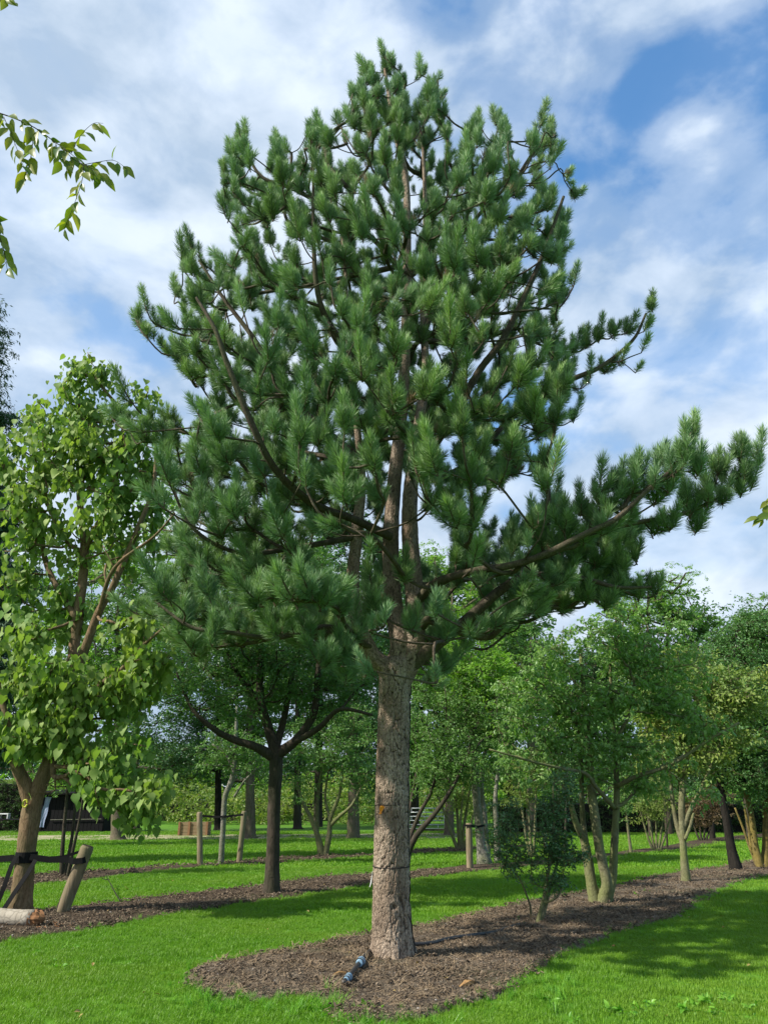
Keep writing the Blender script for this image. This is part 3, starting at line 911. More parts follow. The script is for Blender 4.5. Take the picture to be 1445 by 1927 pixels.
OUT = [(722,60),(735,75),(742,105),(765,108),(790,98),(820,108),(838,125),(842,180),(850,205),(862,235),(876,205),(897,195),(915,210),(930,182),(950,195),(968,235),(978,262),(992,215),(1010,220),(1025,190),(1045,205),(1048,255),(1055,295),(1075,288),(1098,345),(1092,390),(1084,450),(1086,500),(1072,560),(1048,595),(1052,625),(1075,612),(1092,618),(1098,590),(1120,583),(1150,585),(1170,580),(1185,600),(1200,555),(1220,525),(1240,560),(1225,620),(1212,655),(1190,700),(1140,722),(1098,735),(1096,770),(1065,798),(1040,830),(1045,870),(1030,905),(985,915),(950,925),(925,945),(920,975),(950,965),(985,940),(1025,935),(1050,915),(1090,925),(1115,885),(1150,875),(1185,835),(1220,815),(1250,830),(1280,770),(1305,762),(1325,800),(1330,850),(1355,842),(1385,840),(1390,815),(1430,808),(1442,850),(1432,900),(1405,930),(1370,960),(1340,985),(1290,1005),(1235,1000),(1205,1005),(1195,1050),(1190,1090),(1215,1090),(1250,1075),(1250,1110),(1200,1140),(1120,1150),(1010,1165),(960,1195),(900,1215),(870,1240),(850,1300),(800,1300),(790,1240),(760,1215),(735,1215),(700,1280),(650,1285),(600,1262),(560,1225),(520,1215),(460,1210),(400,1245),(380,1290),(365,1240),(300,1200),(235,1150),(240,1110),(290,1090),(300,1010),(330,960),(295,900),(300,850),(260,840),(215,800),(195,745),(225,708),(250,755),(290,752),(325,765),(340,800),(360,790),(385,745),(345,705),(295,685),(265,640),(248,600),(260,538),(285,560),(310,585),(335,580),(315,520),(335,500),(350,500),(332,455),(350,420),(375,455),(395,462),(415,455),(440,450),(435,425),(412,370),(410,305),(428,245),(455,208),(480,240),(498,235),(515,222),(540,240),(560,245),(580,210),(600,200),(625,225),(640,240),(632,195),(650,200),(655,140),(675,140),(680,95),(700,95),(712,75)]
HOLES = [[(775,340),(800,340),(800,420),(775,420)],[(640,640),(660,650),(650,665),(635,655)],[(880,560),(905,580),(900,610),(880,590)],[(905,905),(960,925),(930,960),(900,940)],[(995,745),(1030,735),(1010,760)],
         [(560,985),(700,1045),(655,1130),(590,1075)],[(800,960),(870,1000),(840,1060),(795,1020)],[(820,1110),(900,1110),(900,1160),(830,1150)],[(1010,1110),(1060,1120),(1040,1150)],[(1040,700),(1075,690),(1060,720)],
         [(665,985),(690,985),(690,1150),(660,1150)],[(725,900),(800,900),(800,1180),(725,1180)],[(700,1180),(800,1200),(790,1290),(700,1290)]]
BAYS = [[(474,195),(506,195),(502,250),(497,312),(478,312)],[(552,200),(578,200),(573,230),(567,297),(554,290)],[(640,228),(656,232),(655,300),(640,300)],[(764,85),(786,85),(781,172),(769,172)],[(804,90),(822,90),(816,142),(808,142)],[(846,205),(872,200),(866,258),(852,264)],
 [(906,190),(926,186),(922,256),(911,264)],[(953,210),(992,198),(990,235),(982,302),(967,300),(961,260)],[(1030,300),(1066,285),(1052,348),(1038,352)],[(399,440),(426,440),(418,502),(402,502)],[(1095,600),(1112,585),(1105,642),(1095,650)],[(1150,582),(1166,582),(1158,645)],[(1186,590),(1200,600),(1190,645),(1180,620)],
 [(1248,818),(1278,775),(1268,856)],[(1210,820),(1230,812),(1222,872)],[(1330,795),(1347,850),(1340,930),(1324,880)],[(1374,850),(1390,862),(1385,884)],[(535,225),(545,225),(540,262),(533,262)],[(612,640),(640,655),(625,690)],[(330,560),(345,590),(335,640),(322,600)]]
_gy, _gx = np.mgrid[0:1400:2, 0:1500:2]
G_OUT = inside(OUT, _gx, _gy)
G_HOLE = np.zeros_like(G_OUT); G_STEM = np.zeros_like(G_OUT); G_BAY = np.zeros_like(G_OUT)
for h in HOLES: G_HOLE |= inside(h, _gx, _gy)
for h in HOLES[-3:]: G_STEM |= inside(h, _gx, _gy)
def look(G, x, y):
    i = np.clip((np.asarray(y) / 2).astype(int), 0, 699); j = np.clip((np.asarray(x) / 2).astype(int), 0, 749)
    return G[i, j]
def in_out(px, py, shrink=0):
    return look(G_OUT, px, py) & ~look(G_HOLE, px, py)

for h in BAYS: G_BAY |= inside(h, _gx, _gy)
YT = 9.1
# stems and the main limbs that can be followed in the crown: (px, py, Y offset, radius px)
STEMS = [
 [(745,1285,0,22),(746,1258,0,23),(752,1215,0,17),(742,1150,.1,16),(735,1050,.15,15),(740,930,.2,13),(757,760,.2,10.5),(764,600,.15,8.5),(766,440,.1,7),(762,330,.1,6),(740,230,0,4.5),(724,130,0,2.5)],
 [(742,1290,0,20),(728,1258,-.02,19),(700,1232,-.05,15),(672,1165,-.1,12),(664,1090,-.1,11),(672,1000,-.1,10.5),(680,900,-.2,8),(672,800,-.4,6),(655,650,-.5,4.5),(650,520,-.5,3.5),(640,400,-.5,2.5)],
 [(750,1290,0,21),(764,1255,0,22),(780,1215,.0,18),(780,1120,0,17),(772,1020,.0,15),(772,930,.0,13.5),(785,820,.1,10),(800,700,.2,7.5),(795,560,.3,5.5),(800,400,.3,4),(795,260,.3,2.5)],
 [(756,1275,0,11),(785,1243,-.04,13),(830,1205,-.1,12),(880,1165,-.2,10),(940,1112,-.3,8.5),(990,1085,-.4,6.5),(1080,1085,-.4,5),(1160,1105,-.4,3.5),(1225,1105,-.4,2)],
 [(783,1135,-.05,9),(815,1100,-.4,8),(860,1083,-.7,7),(905,1072,-.9,6.5),(960,1064,-1.1,6.5),(1020,1045,-1.3,6),(1100,1005,-1.5,5.5),(1160,975,-1.6,5),(1215,925,-1.7,4),(1265,880,-1.8,3),(1300,815,-1.8,2)],
 [(985,1062,-1.1,4),(1080,1010,-.7,4.5),(1190,985,-.7,4.5),(1280,968,-.7,4),(1350,935,-.7,3),(1400,880,-.7,2)],
 [(735,1010,.0,8),(660,975,-.4,7),(590,948,-.9,7),(520,885,-1.3,6.5),(475,800,-1.6,6),(430,690,-1.8,5),(405,620,-1.9,4),(370,560,-1.9,2.5)],
 [(785,880,0,8),(850,790,-.2,7),(900,700,-.4,6.5),(945,640,-.5,6),(985,560,-.6,5),(1025,470,-.6,4),(1060,370,-.6,2.5)],
 [(790,640,.2,6),(850,510,.3,5),(905,440,.3,4.2),(950,370,.3,3.5),(1000,290,.3,2.5)],
 [(790,900,.1,7),(870,880,.5,6),(960,790,.8,5),(1060,722,.9,5),(1130,690,.9,4),(1190,640,.9,3),(1215,590,.9,2)],
 [(675,860,-.3,6),(560,760,.1,5),(480,640,.4,4.5),(420,560,.4,3.5),(375,490,.4,2)],
 [(755,800,.2,7),(640,640,-.6,5.5),(600,560,-1.0,5),(590,440,-1.2,3.5),(590,300,-1.2,2)],
 [(700,1220,-.1,6),(620,1180,-.5,5),(520,1200,-.9,4.5),(430,1190,-1.2,4),(360,1180,-1.3,3.5),(290,1130,-1.3,2)],
 [(672,1010,-.1,6),(560,1030,-.5,5),(450,1040,-.9,4),(360,990,-1.2,3),(320,900,-1.2,2)],
 [(680,870,.2,5),(560,850,.8,4.5),(430,830,1.1,4),(330,810,1.2,3.2),(250,790,1.2,2)],
 [(764,520,.1,5),(680,430,-.2,4.3),(560,360,-.2,3.5),(490,330,-.2,3),(455,260,-.2,2)],
]
pine = empty('pine_tree', PINE, 'tall bushy blue-green pine with forked trunk in the middle of the front mulch bed', 'pine tree')

# lower trunk with real bark relief
prof = [(739,1815,42),(739,1800,39.5),(738,1760,37),(736,1700,34.5),(736,1640,33.5),(737,1560,32),(738,1480,30.5),(740,1400,29.5),(742,1320,28.5),(744,1275,29.5),(745,1258,30.5),(746,1247,27),(747,1236,18),(748,1229,4)]
KN = [(757,1440,.016),(722,1438,.012),(722,1575,.014),(741,1702,.026),(754,1752,.012),(745,1300,.012),(768,1500,.01)]
def bark_relief(th, z, rad_):
    u = th * 0.2
    w = mnoise.noise(Vector((u * 5, z * 2.2, 3))) * .05
    P3 = Vector((math.cos(th) * 4.2 + w * 9, math.sin(th) * 4.2 + w * 9, z * 4.6 + w * 6))
    d, _ = mnoise.voronoi(P3)
    e = d[1] - d[0]
    P4 = Vector((math.cos(th) * 9 + w * 14, math.sin(th) * 9, z * 11 + 9))
    d2, _ = mnoise.voronoi(P4)
    e2 = d2[1] - d2[0]
    vv = mnoise.noise(Vector((math.cos(th) * 2, math.sin(th) * 2, z * 2.5 + 5)))
    c = min(1, e / .15 + max(0, vv * .9)); c2 = min(1, e2 / .20)
    f = mnoise.fractal(Vector((math.cos(th) * 3, math.sin(th) * 3, z * 6)), .8, 2.1, 5)
    h = .012 * c + .006 * c2 + .007 * f
    return h, min(1, c * (.42 + .58 * c2) + .1 * f)
def pine_trunk():
    ctr, rad_ = [], []
    for px, py, rp in prof:
        p = at(px, py, YT); ctr.append(p); rad_.append(.95 * rp / FPX * depth(p))
    ctr[0].z = -0.08
    rows = 520; sides = 170
    zs = np.linspace(ctr[0].z, ctr[-1].z + .02, rows)
    cz = [p.z for p in ctr]
    cxs = np.interp(zs, cz, [p.x for p in ctr]); rr = np.interp(zs, cz, rad_)
    kn = [(at(px, py, YT), s) for px, py, s in KN]
    vs, tint = [], []
    for i in range(rows):
        z = zs[i]; fl = math.exp(-max(0, z) / .10)
        for k in range(sides):
            th = 2 * math.pi * k / sides
            h, t = bark_relief(th, z, rr[i])
            rr_ = rr[i] * (1 + .02 * math.sin(3 * th + z * 1.5)) + h + fl * (.025 + .05 * max(0, math.sin(th * 4 + 1)) ** 2) + .05 * math.exp(-max(0, z) / .04)
            x, y = cxs[i] + math.cos(th) * rr_, YT + math.sin(th) * rr_
            if math.sin(th) < 0:
                for kp, ks in kn:
                    d = math.hypot((x - kp.x), (z - kp.z) * .8) / (ks * 2.2)
                    if d < 2:
                        bulge = ks * .55 * math.exp(-(d * 1.0) ** 2 * 1.3) - ks * 1.5 * math.exp(-(d * 2.4) ** 2)
                        x += math.cos(th) * bulge; y += math.sin(th) * bulge
                        t *= 1 - .85 * math.exp(-(d * 1.7) ** 2)
            vs.append((x, y, z)); tint.append(t)
    fs = [(i * sides + k, i * sides + (k + 1) % sides, (i + 1) * sides + (k + 1) % sides, (i + 1) * sides + k) for i in range(rows - 1) for k in range(sides)]
    mb = MB(); mb.add(vs, fs, 0, tint)
    return mb
tb = pine_trunk()
init, ipar, irad, ipl = [], [], [], []
stem_paths = []
for si, st in enumerate(STEMS):
    pts = [at(x, y, YT + dy) for x, y, dy, r_ in st]
    rr = [r_ / FPX * depth(p) for p, (x, y, dy, r_) in zip(pts, st)]
    sm = catmull(pts, 10); srr = np.interp(np.linspace(0, 1, len(sm)), np.linspace(0, 1, len(rr)), rr)
    stem_paths.append((sm, srr))
    sides = 40 if si < 3 else 18
    vs, fs, tint = [], [], []
    # dense rings with relief
    fine = catmull(sm, 3 if si < 3 else 2); fr = np.interp(np.linspace(0, 1, len(fine)), np.linspace(0, 1, len(srr)), srr)
    tt = MB(); tt.tube(fine, list(fr), sides, 0, False)
    out = []
    for q, v in enumerate(tt.v):
        i, k = divmod(q, sides); c = fine[i]; d = Vector(v) - c; L = d.length or 1
        h, t = bark_relief(2 * math.pi * k / sides, c.z + c.x * .5, L)
        a = min(1, L / .15)
        out.append(c + d * (1 + (h - .008) * a / L * 1.0)); tint.append(t * .75 + .25 * (1 - a))
    if si < 3: tb.add(out, tt.f, 0, tint)
    else:
        bm_ = MB(); bm_.add(out, tt.f, 0, tint)
        bm_.build('branch', M['bark_limb'], pine, True, origin=tuple(pts[0]))
    n0 = len(init)
    base = -1
    for q in range(0, len(sm), 2):
        if si < 3 and sm[q].z < 3.6: continue
        init.append(tuple(sm[q])); irad.append(srr[q]); ipar.append(-1)
        ipl.append(sum((sm[j + 1] - sm[j]).length for j in range(q)) + (0 if si < 3 else 1.5))
tb.build('trunk', M['bark_pine'], pine, True)

# spray positions: candidates over the crown seen from the side, given depth by the crown's girth
def halfspan(py):
    z = np.interp(py, [60, 150, 300, 450, 600, 800, 950, 1100, 1280], [.2, .55, 1.55, 1.95, 2.35, 2.6, 2.5, 2.3, 1.5])
    return z
TG = []
tipl_all = [(722,65),(688,98),(702,110),(765,112),(790,102),(825,112),(660,145),(668,190),(455,212),(432,255),(515,226),(545,245),(585,208),(608,225),(570,245),(640,200),(650,235),(935,187),(958,205),(905,200),(880,212),(1025,195),(998,222),(1048,262),(1072,292),(1090,330),(415,310),(418,370),(350,425),(335,460),(382,462),(430,458),(450,420),(265,540),(258,590),(292,575),(330,575),(322,515),(410,490),(232,713),(202,745),(270,752),(318,765),(1222,530),(1205,565),(1170,585),(1148,588),(1118,590),(1098,600),(1065,615),(1300,768),(1236,817),(1192,842),(1155,872),(1120,885),(1430,812),(1392,822),(1350,848),(1372,850),(1245,1082),(1205,1085),(1038,880),(1085,770),(1085,500),(1060,560),(245,1120),(300,1080),(305,860),(300,920),(650,1200),(540,1080),(580,1080),(480,1090),(610,1100),(700,1050),(760,1035),(690,1100),(865,640),(700,650),(630,660),(850,600),(780,530),(740,420),(990,380),(905,330),(570,720),(740,650),(985,680),(700,840),(880,690),(640,840),(855,370),(1045,905),(370,745),(400,780),(455,560),(600,300)]
tipl = [t for t in tipl_all if t not in ((700,1050),(760,1035),(690,1100),(650,1200)) and not (t[0] > 1050 and t[1] > 520)]
for px, py in tipl:
    # tip → base of the spray a little lower
    by = py + 34 + 10 * rnd.random()
    bx = px + (745 - px) * .02
    inner = inside(OUT, np.array([px]), np.array([py - 45]))[0]
    dy = rnd.uniform(-.5, .5) if not inner else -halfspan(py) * rnd.uniform(.7, .95)
    if px > 1090 and py > 740: dy = rnd.uniform(-1.9, -1.5) if px < 1330 else -.7
    if px > 1090 and py < 740: dy = rnd.uniform(.7, 1.1)
    if px > 1100 and py > 1050: dy = -.4
    if py < 200: dy = rnd.uniform(-.3, .3)
    if inner: pass
    TG.append(tuple(at(bx, by, YT + dy)))
FRONT = [(700,1108,-.85),(762,1085,-.8),(775,1186,-.7),(650,1275,-.7),(668,1196,-.8),(636,1236,-1.0),(705,1150,-.8),(300,1130,-1.2),(340,1175,-1.2),(400,1200,-1.3),(520,1125,-1.9),(560,1130,-2.0),(600,1132,-1.9),(480,1135,-1.8),(640,1150,-1.3),(835,1205,-.5)]
nF0 = len(TG)
for px, py, dy in FRONT: TG.append(tuple(at(px, py, YT + dy)))
FREE = [(x, y, .9) for x, y in ((1227,572),(1210,612),(1206,652),(1180,612),(1155,618),(1128,625),(1102,640),(1140,688),(1080,650),(1168,668),(1110,700),(1075,692),(1060,740),(1082,775),(1045,790),(1050,650),(1195,690),(1090,720))] + \
 [(x, y, dy) for x, y, dy in ((1302,805,-1.8),(1290,845,-1.8),(1312,875,-1.8),(1270,878,-1.7),(1242,858,-1.7),(1228,898,-1.7),(1197,880,-1.7),(1187,920,-1.6),(1162,905,-1.6),(1150,948,-1.5),(1125,918,-1.5),(1118,962,-1.4),(1092,955,-1.3),(1132,990,-1.4),(1062,975,-1.2),(1032,965,-1.1),(1002,985,-1.0),(1180,962,-1.5),(1232,935,-1.6),(1256,915,-1.7),(1100,1000,-1.3),(1060,1020,-1.2),(1020,1010,-1.1))] + \
 [(x, y, -.7) for x, y in ((1430,850),(1402,880),(1390,850),(1366,888),(1350,872),(1330,930),(1300,955),(1362,930),(1262,980),(1312,985),(1232,992),(1395,915),(1345,905),(1415,900),(1290,930))] + \
 [(x, y, -.2) for x, y in ((1200,1040),(1170,1060),(1236,1105),(1204,1112),(1160,1095),(1150,1025),(1120,1050),(1100,1112),(1060,1132),(1050,1082),(1000,1125),(1010,1045),(1080,1045),(960,1150),(940,1100),(1180,1010),(1140,1130))]
nR0 = len(TG)
for px, py, dy in FREE: TG.append(tuple(at(px, py + 12, YT + dy + rnd.uniform(-.15, .15))))
cnt = 0; tries = 0
TGn = [np.array(TG)]
pts_acc = list(TG)
CX_ = nr.uniform(200, 1440, 60000); CY_ = nr.uniform(85, 1290, 60000)
KK = in_out(CX_, CY_ - 20) & in_out(CX_, CY_ + 6)
CX_, CY_ = CX_[KK], CY_[KK]
while cnt < 1050 and tries < len(CX_):
    px, py = CX_[tries], CY_[tries]; tries += 1
    hs = halfspan(py) * (0.45 if px > 1090 else 1)
    ax = (px - 748) / (430 if px < 748 else 360)
    sp_ = hs * math.sqrt(max(0.04, 1 - min(1, ax * ax)))
    u = nr.uniform(-1, 1); u = math.copysign(abs(u) ** .55, u)
    if u > 0 and nr.rand() < .25: continue
    dy = u * sp_
    if px > 1090: dy = (-1.6 if (py > 740 and px < 1320) else (-.7 if py > 740 else .9)) + nr.uniform(-.4, .4)
    p = at(px, py, YT + dy)
    A = np.array(pts_acc)
    xt, yt = proj(np.array(p) + np.array([0, 0, .42]))
    if not in_out(np.array([xt]), np.array([yt]))[0] or look(G_BAY, xt, yt): continue
    if px > 1060: continue
    if (px - 745) ** 2 < 330 ** 2 and mnoise.noise(Vector((p.x * .95, p.y * .95, p.z * 1.5 + 4))) < -.10: continue
    if np.min(np.sum((A - np.array(p)) ** 2, 1)) < (.41 if py > 260 else .30) ** 2: continue
    # keep the sprays off the bare inside of the crown
    if math.hypot(p.x - PINE.x, p.y - YT) < .45 and py > 230: continue
    pts_acc.append(tuple(p)); cnt += 1
RG = [(930,1000),(1205,1005),(1192,1120),(960,1175)]
for _ in range(400):
    px, py = nr.uniform(930, 1205), nr.uniform(1000, 1175)
    if not inside(RG, np.array([px]), np.array([py]))[0]: continue
    p = at(px, py, YT + nr.uniform(-.3, 1.6))
    if np.min(np.sum((np.array(pts_acc) - np.array(p)) ** 2, 1)) < .30 ** 2: continue
    pts_acc.append(tuple(p))
TG = np.array(pts_acc)
P, par, order = grow(np.array(init), np.array(ipar), TG, 0.30, np.array(ipl))
n0 = len(init)
chains, rad, kids = branch_tubes(P, par, n0, .009, irad, 2.4, .5, .05, 3, 5, .7)
groups = {}
# which limb each node belongs to
limb = {}
for j in order:
    limb[j] = j if par[j] < n0 else limb[par[j]]
first_of = {}
def near_node(pt):
    return int(np.argmin(np.sum((P - np.array(pt)) ** 2, 1)))
for (jf, sm, rr, sides) in chains:
    root = limb.get(jf, jf)
    groups.setdefault(root, MB()).tube(sm, rr, sides, 0, True, 0.06, .8)
gl = sorted(groups.items(), key=lambda kv: -len(kv[1].v))
rest = MB()
for k, (root, mb_) in enumerate(gl):
    if len(mb_.v) < 60 or k > 150:
        rest.add(mb_.v, mb_.f, 0, .8); continue
    mb_.build('branch', M['bark_limb'], pine, True, origin=tuple(P[par[root]]))
if rest.v: rest.build('twigs', M['bark_limb'], pine, True)['kind'] = 'stuff'
# the needle-covered shoots
tp, trot, tscl, tidx = [], [], [], []
# tufts do not grow in front of the bare limbs
CLEARPTS = []
for si, a_, b_ in ((6, .08, .85), (4, .0, .62), (3, .05, .5), (7, .3, .8), (0, .0, .5), (1, 0, .35), (2, 0, .45), (11, .4, .7), (10, .5, .8), (9, .6, .9)):
    sm_, rr_ = stem_paths[si]
    for q in range(int(a_ * len(sm_)), int(b_ * len(sm_)), 2):
        x_, y_ = proj(np.array(sm_[q])); CLEARPTS.append((float(x_), float(y_), 24 if si > 2 else 22, sm_[q].y))
r = random.Random(31)
ZV = Vector((0, 0, 1))
def add_tuft(p, d, idx, s, chk=True, front=False, free=False):
    tip = Vector(p) + Vector(d).normalized() * TUFT[idx][0] * s * .95
    if chk and not front:
        x, y = proj(np.array(tip))
        if not look(G_OUT, x, y):
            s *= .62; tip = Vector(p) + Vector(d).normalized() * TUFT[idx][0] * s * .9
            x, y = proj(np.array(tip))
            if not look(G_OUT, x, y + 6): return
        if not free and not look(G_OUT, np.array([x + 13, x - 13, x]), np.array([y, y, y - 9])).all() and r.random() < .75: return
        mx, my = proj(np.array(Vector(p).lerp(tip, .45)))
        for (lx, ly, lr, lY) in CLEARPTS:
            if tip.y < lY + .05 and (min((lx - x) ** 2 + (ly - y) ** 2, (lx - mx) ** 2 + (ly - my) ** 2) < lr * lr): return
        if not free and look(G_BAY, np.array([x, x - 7, x + 7, mx]), np.array([y, y, y, my])).any(): return
        if tip.y < YT - .1 and look(G_STEM, x, y) and r.random() < .93: return
    tp.append(tuple(p)); trot.append(frame_to_euler(d, ZV)); tscl.append(s * .93); tidx.append(idx)
for j in range(n0, len(P)):
    p = Vector(P[j]); q = Vector(P[par[j]]); d = (p - q).normalized()
    out = Vector((p.x - PINE.x, p.y - YT, 0)); out = out.normalized() if out.length > .1 else Vector((r.gauss(0, 1), r.gauss(0, 1), 0)).normalized()
    term = not kids[j]
    main = (d * .55 + ZV * (.80 if p.z > 4.5 else .60) + out * .35 + Vector((r.gauss(0, .1), r.gauss(0, .1), 0))).normalized()
    hi = p.z > 8.0
    if hi: main = (main + ZV * .7).normalized()
    tipd = j - n0 < len(tipl); fr = nF0 <= j - n0 < nF0 + len(FRONT); fe = nR0 <= j - n0 < nR0 + len(FREE)
    if fr: main = (ZV + Vector((r.gauss(0, .12), -.25, 0))).normalized(); term = True
    if fe: main = (d * .3 + ZV + out * .2 + Vector((r.gauss(0, .15), r.gauss(0, .15), 0))).normalized()
    if fe or term or r.random() < .55:
        s = r.uniform(.85, 1.12) * (1.0 if not tipd else 1.08)
        add_tuft(p, main, 1 if r.random() < .5 else 0, s, not (tipd or fe), fr, fe)
        nl_ = r.randint(4, 6)
    else: nl_ = r.randint(3, 5)
    a0 = r.uniform(0, 6.28)
    for k in range(nl_):
        a = a0 + k * 6.283 / nl_ + r.gauss(0, .3)
        o1 = main.orthogonal().normalized(); o2 = main.cross(o1)
        sd = o1 * math.cos(a) + o2 * math.sin(a)
        dd = (main * (r.uniform(.7, 1.4) if hi else r.uniform(.35, 1.0)) + sd + ZV * .12).normalized()
        add_tuft(p - main * r.uniform(0, .10), dd, r.choice((2, 3, 4, 4)), r.uniform(.72, 1.0), True, fr, fe)
    # older needles back along the twig
    L = (p - q).length
    if L > .35:
        for t in ((.72, .45) if L < .6 else (.8, .62, .42)):
            a = r.uniform(0, 6.28)
            dd = (d * .9 + ZV * .35 + Vector((math.cos(a), math.sin(a), .1)) * .5).normalized()
            add_tuft(q.lerp(p, t), dd, (6 if r.random() < .15 else 5) if r.random() < .6 else 4, r.uniform(.6, .95))
key = []
for p, s in zip(tp, tscl):
    key.append((Vector(p) - Vector((0, 0, EYE))).length / s)
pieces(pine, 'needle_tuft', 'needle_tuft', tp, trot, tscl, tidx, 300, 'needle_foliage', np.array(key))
print('pine tufts', len(tp), 'sprays', len(TG), 'branches', len(groups))
# ------------------------------------------------------------------ foliage clusters of the other trees
def mk(nm, kind, n, rad_, size, mat, k=4, twig='twig', **kw):
    source(nm, [cluster_mesh(nm, kind, n, rad_, size, [M[mat], M[twig]], seed=300 + i + len(_src) * 10, **kw) for i in range(k)])
mk('f_mid', 'ovate', 34, .30, .085, 'leaf_mid', droop=.25)
mk('f_cornel', 'ovate', 26, .27, .095, 'leaf_cornel', droop=.55, twigs=4)
mk('f_bright', 'simple', 34, .42, .13, 'leaf_bright', droop=.2)
mk('f_robinia', 'simple', 60, .34, .062, 'leaf_robinia', droop=.25, twigs=7)
mk('f_far', 'simple', 46, .62, .16, 'leaf_mid', droop=.15)
mk('f_fardark', 'simple', 50, .62, .14, 'leaf_dark', droop=.15)
mk('f_yellow', 'simple', 38, .38, .10, 'leaf_yellow', droop=.3)
mk('f_holly', 'ovate', 26, .16, .042, 'leaf_holly', droop=.0, upn=.6)
mk('f_small', 'ovate', 30, .24, .06, 'leaf_mid', droop=.4)
mk('f_red', 'simple', 40, .30, .08, 'leaf_red', droop=.2)
mk('f_conifer', 'narrow', 90, .40, .11, 'leaf_conifer', droop=.45, flat=.3, twigs=9)
mk('f_hedge', 'simple', 46, .26, .07, 'leaf_hedge', droop=.0)
mk('f_hedgetop', 'simple', 40, .24, .07, 'leaf_hedge_lit', droop=-.2)
# single big leaves
def leaf_mesh(name, kind, size, mat, seed):
    r = random.Random(seed); lv, lf = leaf_shape(kind); mb = MB()
    tw = r.uniform(-.15, .15)
    mb.add([Vector((v[0] * (1 + .1 * r.random()), v[1] + .12, v[2] + v[0] * tw)) * size for v in lv], lf, 0, r.random())
    mb.tube([(0, 0, .02 * size), (0, .07 * size, .03 * size), (0, .14 * size, 0)], [.012 * size] * 3, 3, 1, False)
    return mb.mesh(name, [M[mat], M['twig_green']], kind == 'heart')
source('heart_leaf', [leaf_mesh('leaf', 'heart', .142, 'leaf_heart', 500 + i) for i in range(7)])

def stem_world(st, prev=None):
    """[(px,py,dY,rpx)...]; the first point stands on the ground (or on prev)"""
    base = g(st[0][0], st[0][1]) if prev is None else prev
    Y0 = base.y
    pts = [Vector((base.x, base.y, base.z - .03 if prev is None else base.z))] + [at(x, y, Y0 + dy) for x, y, dy, r_ in st[1:]]
    rr = [s[3] / FPX * depth(p) for s, p in zip(st, pts)]
    return pts, rr

def tree(name, label, cat, stems, lobes, src, bark, nodes=70, per=2, cs=1.0, seed=1, tip=.012, group=None, bf=.4, clear=1.0, shell=.35, flare=1.25, jit=.25, sky_only=None, rest_kind='stuff', leafy=None, rise=.25, tilt=.35, hang=0.0, Y=None, bpart=False, stem_nodes=True, smin=.75, smax=1.2):
    r = random.Random(seed); rs = np.random.RandomState(seed)
    if Y is None: base = g(stems[0][0][0], stems[0][0][1])
    else: base = Vector((at(stems[0][0][0], 1500, Y).x, Y, 0))
    root = empty(name, base, label, cat, group)
    init, ipar, irad, ipl = [], [], [], []
    tb = MB(); firsts = []
    for si, st in enumerate(stems):
        if len(st[0]) == 4 and st[0][1] > 1560 and Y is None and not (si and st[0][1] < 1560): pts, rr = stem_world(st) if si == 0 or abs(st[0][1] - stems[0][0][1]) < 25 else (None, None)
        else: pts = None
        if pts is None:
            Y0 = base.y
            pts = [at(x, y, Y0 + dy) for x, y, dy, r_ in st]
            if si == 0 and Y is not None: pts[0] = base + Vector((0, 0, -.05))
            rr = [s[3] / FPX * max(depth(p), .1) for s, p in zip(st, pts)]
        if pts[0].z < .2:
            k_ = pts[0].lerp(pts[1], min(.5, .25 / max(.01, (pts[1] - pts[0]).length))); pts.insert(1, k_); rr.insert(1, rr[0] * 1.0); rr[0] *= flare
        sm = catmull(pts, 6); srr = np.interp(np.linspace(0, 1, len(sm)), np.linspace(0, 1, len(rr)), rr)
        tb.tube(sm, list(srr), 14 if srr[0] > .05 else 8, 0, True, .05)
        acc = 0
        step = max(1, len(sm) // 14)
        for q in range(0, len(sm), step):
            acc = sum((sm[j + 1] - sm[j]).length for j in range(q))
            if sm[q].z < clear: continue
            init.append(tuple(sm[q])); ipar.append(-1); irad.append(srr[q]); ipl.append(acc * .6)
    if not init: init.append(tuple(sm[-1])); ipar.append(-1); irad.append(srr[-1]); ipl.append(1)
    # lobes: (px, py, rx, ry, dY[, depth factor])
    vol = [(l[2] * l[3]) for l in lobes]; tot = sum(vol)
    tg = []
    for l, v in zip(lobes, vol):
        c = at(l[0], l[1], base.y + l[4]); sc = depth(c) / FPX
        ax = l[2] * sc; az = l[3] * sc / .96; ay = min(ax, az) * (l[5] if len(l) > 5 else 1.0)
        k = max(3, int(nodes * v / tot))
        for _ in range(k):
            d = rs.normal(size=3); d /= np.linalg.norm(d); q = rs.rand() ** shell
            p = c + Vector((d[0] * ax * q, d[1] * ay * q, d[2] * az * q))
            if p.z < .25: p.z = .25 + rs.rand() * .3
            tg.append(tuple(p))
    tg = np.array(tg)
    P, par, order = grow(np.array(init), np.array(ipar), tg, bf, np.array(ipl))
    n0 = len(init)
    ch, rad, kids = branch_tubes(P, par, n0, tip, irad, 2.3, rise, .07, 3, seed, .6)
    for (jf, sm2, rr2, sides) in ch: tb.tube(sm2, rr2, sides, 0, True)
    tb.build('trunk', M[bark], root, True)
    cp = []
    for j in range(n0, len(P)):
        k = per if kids[j] else per + 1
        for _ in range(k):
            t = r.random() ** .6
            q = Vector(P[par[j]]).lerp(Vector(P[j]), t)
            if par[j] < n0 and t < .5: q = Vector(P[j])
            cp.append(tuple(q + Vector((r.gauss(0, jit), r.gauss(0, jit), r.gauss(0, jit * .7) - hang * r.random()))))
    return root, np.array(cp), P, par, n0, kids, rs

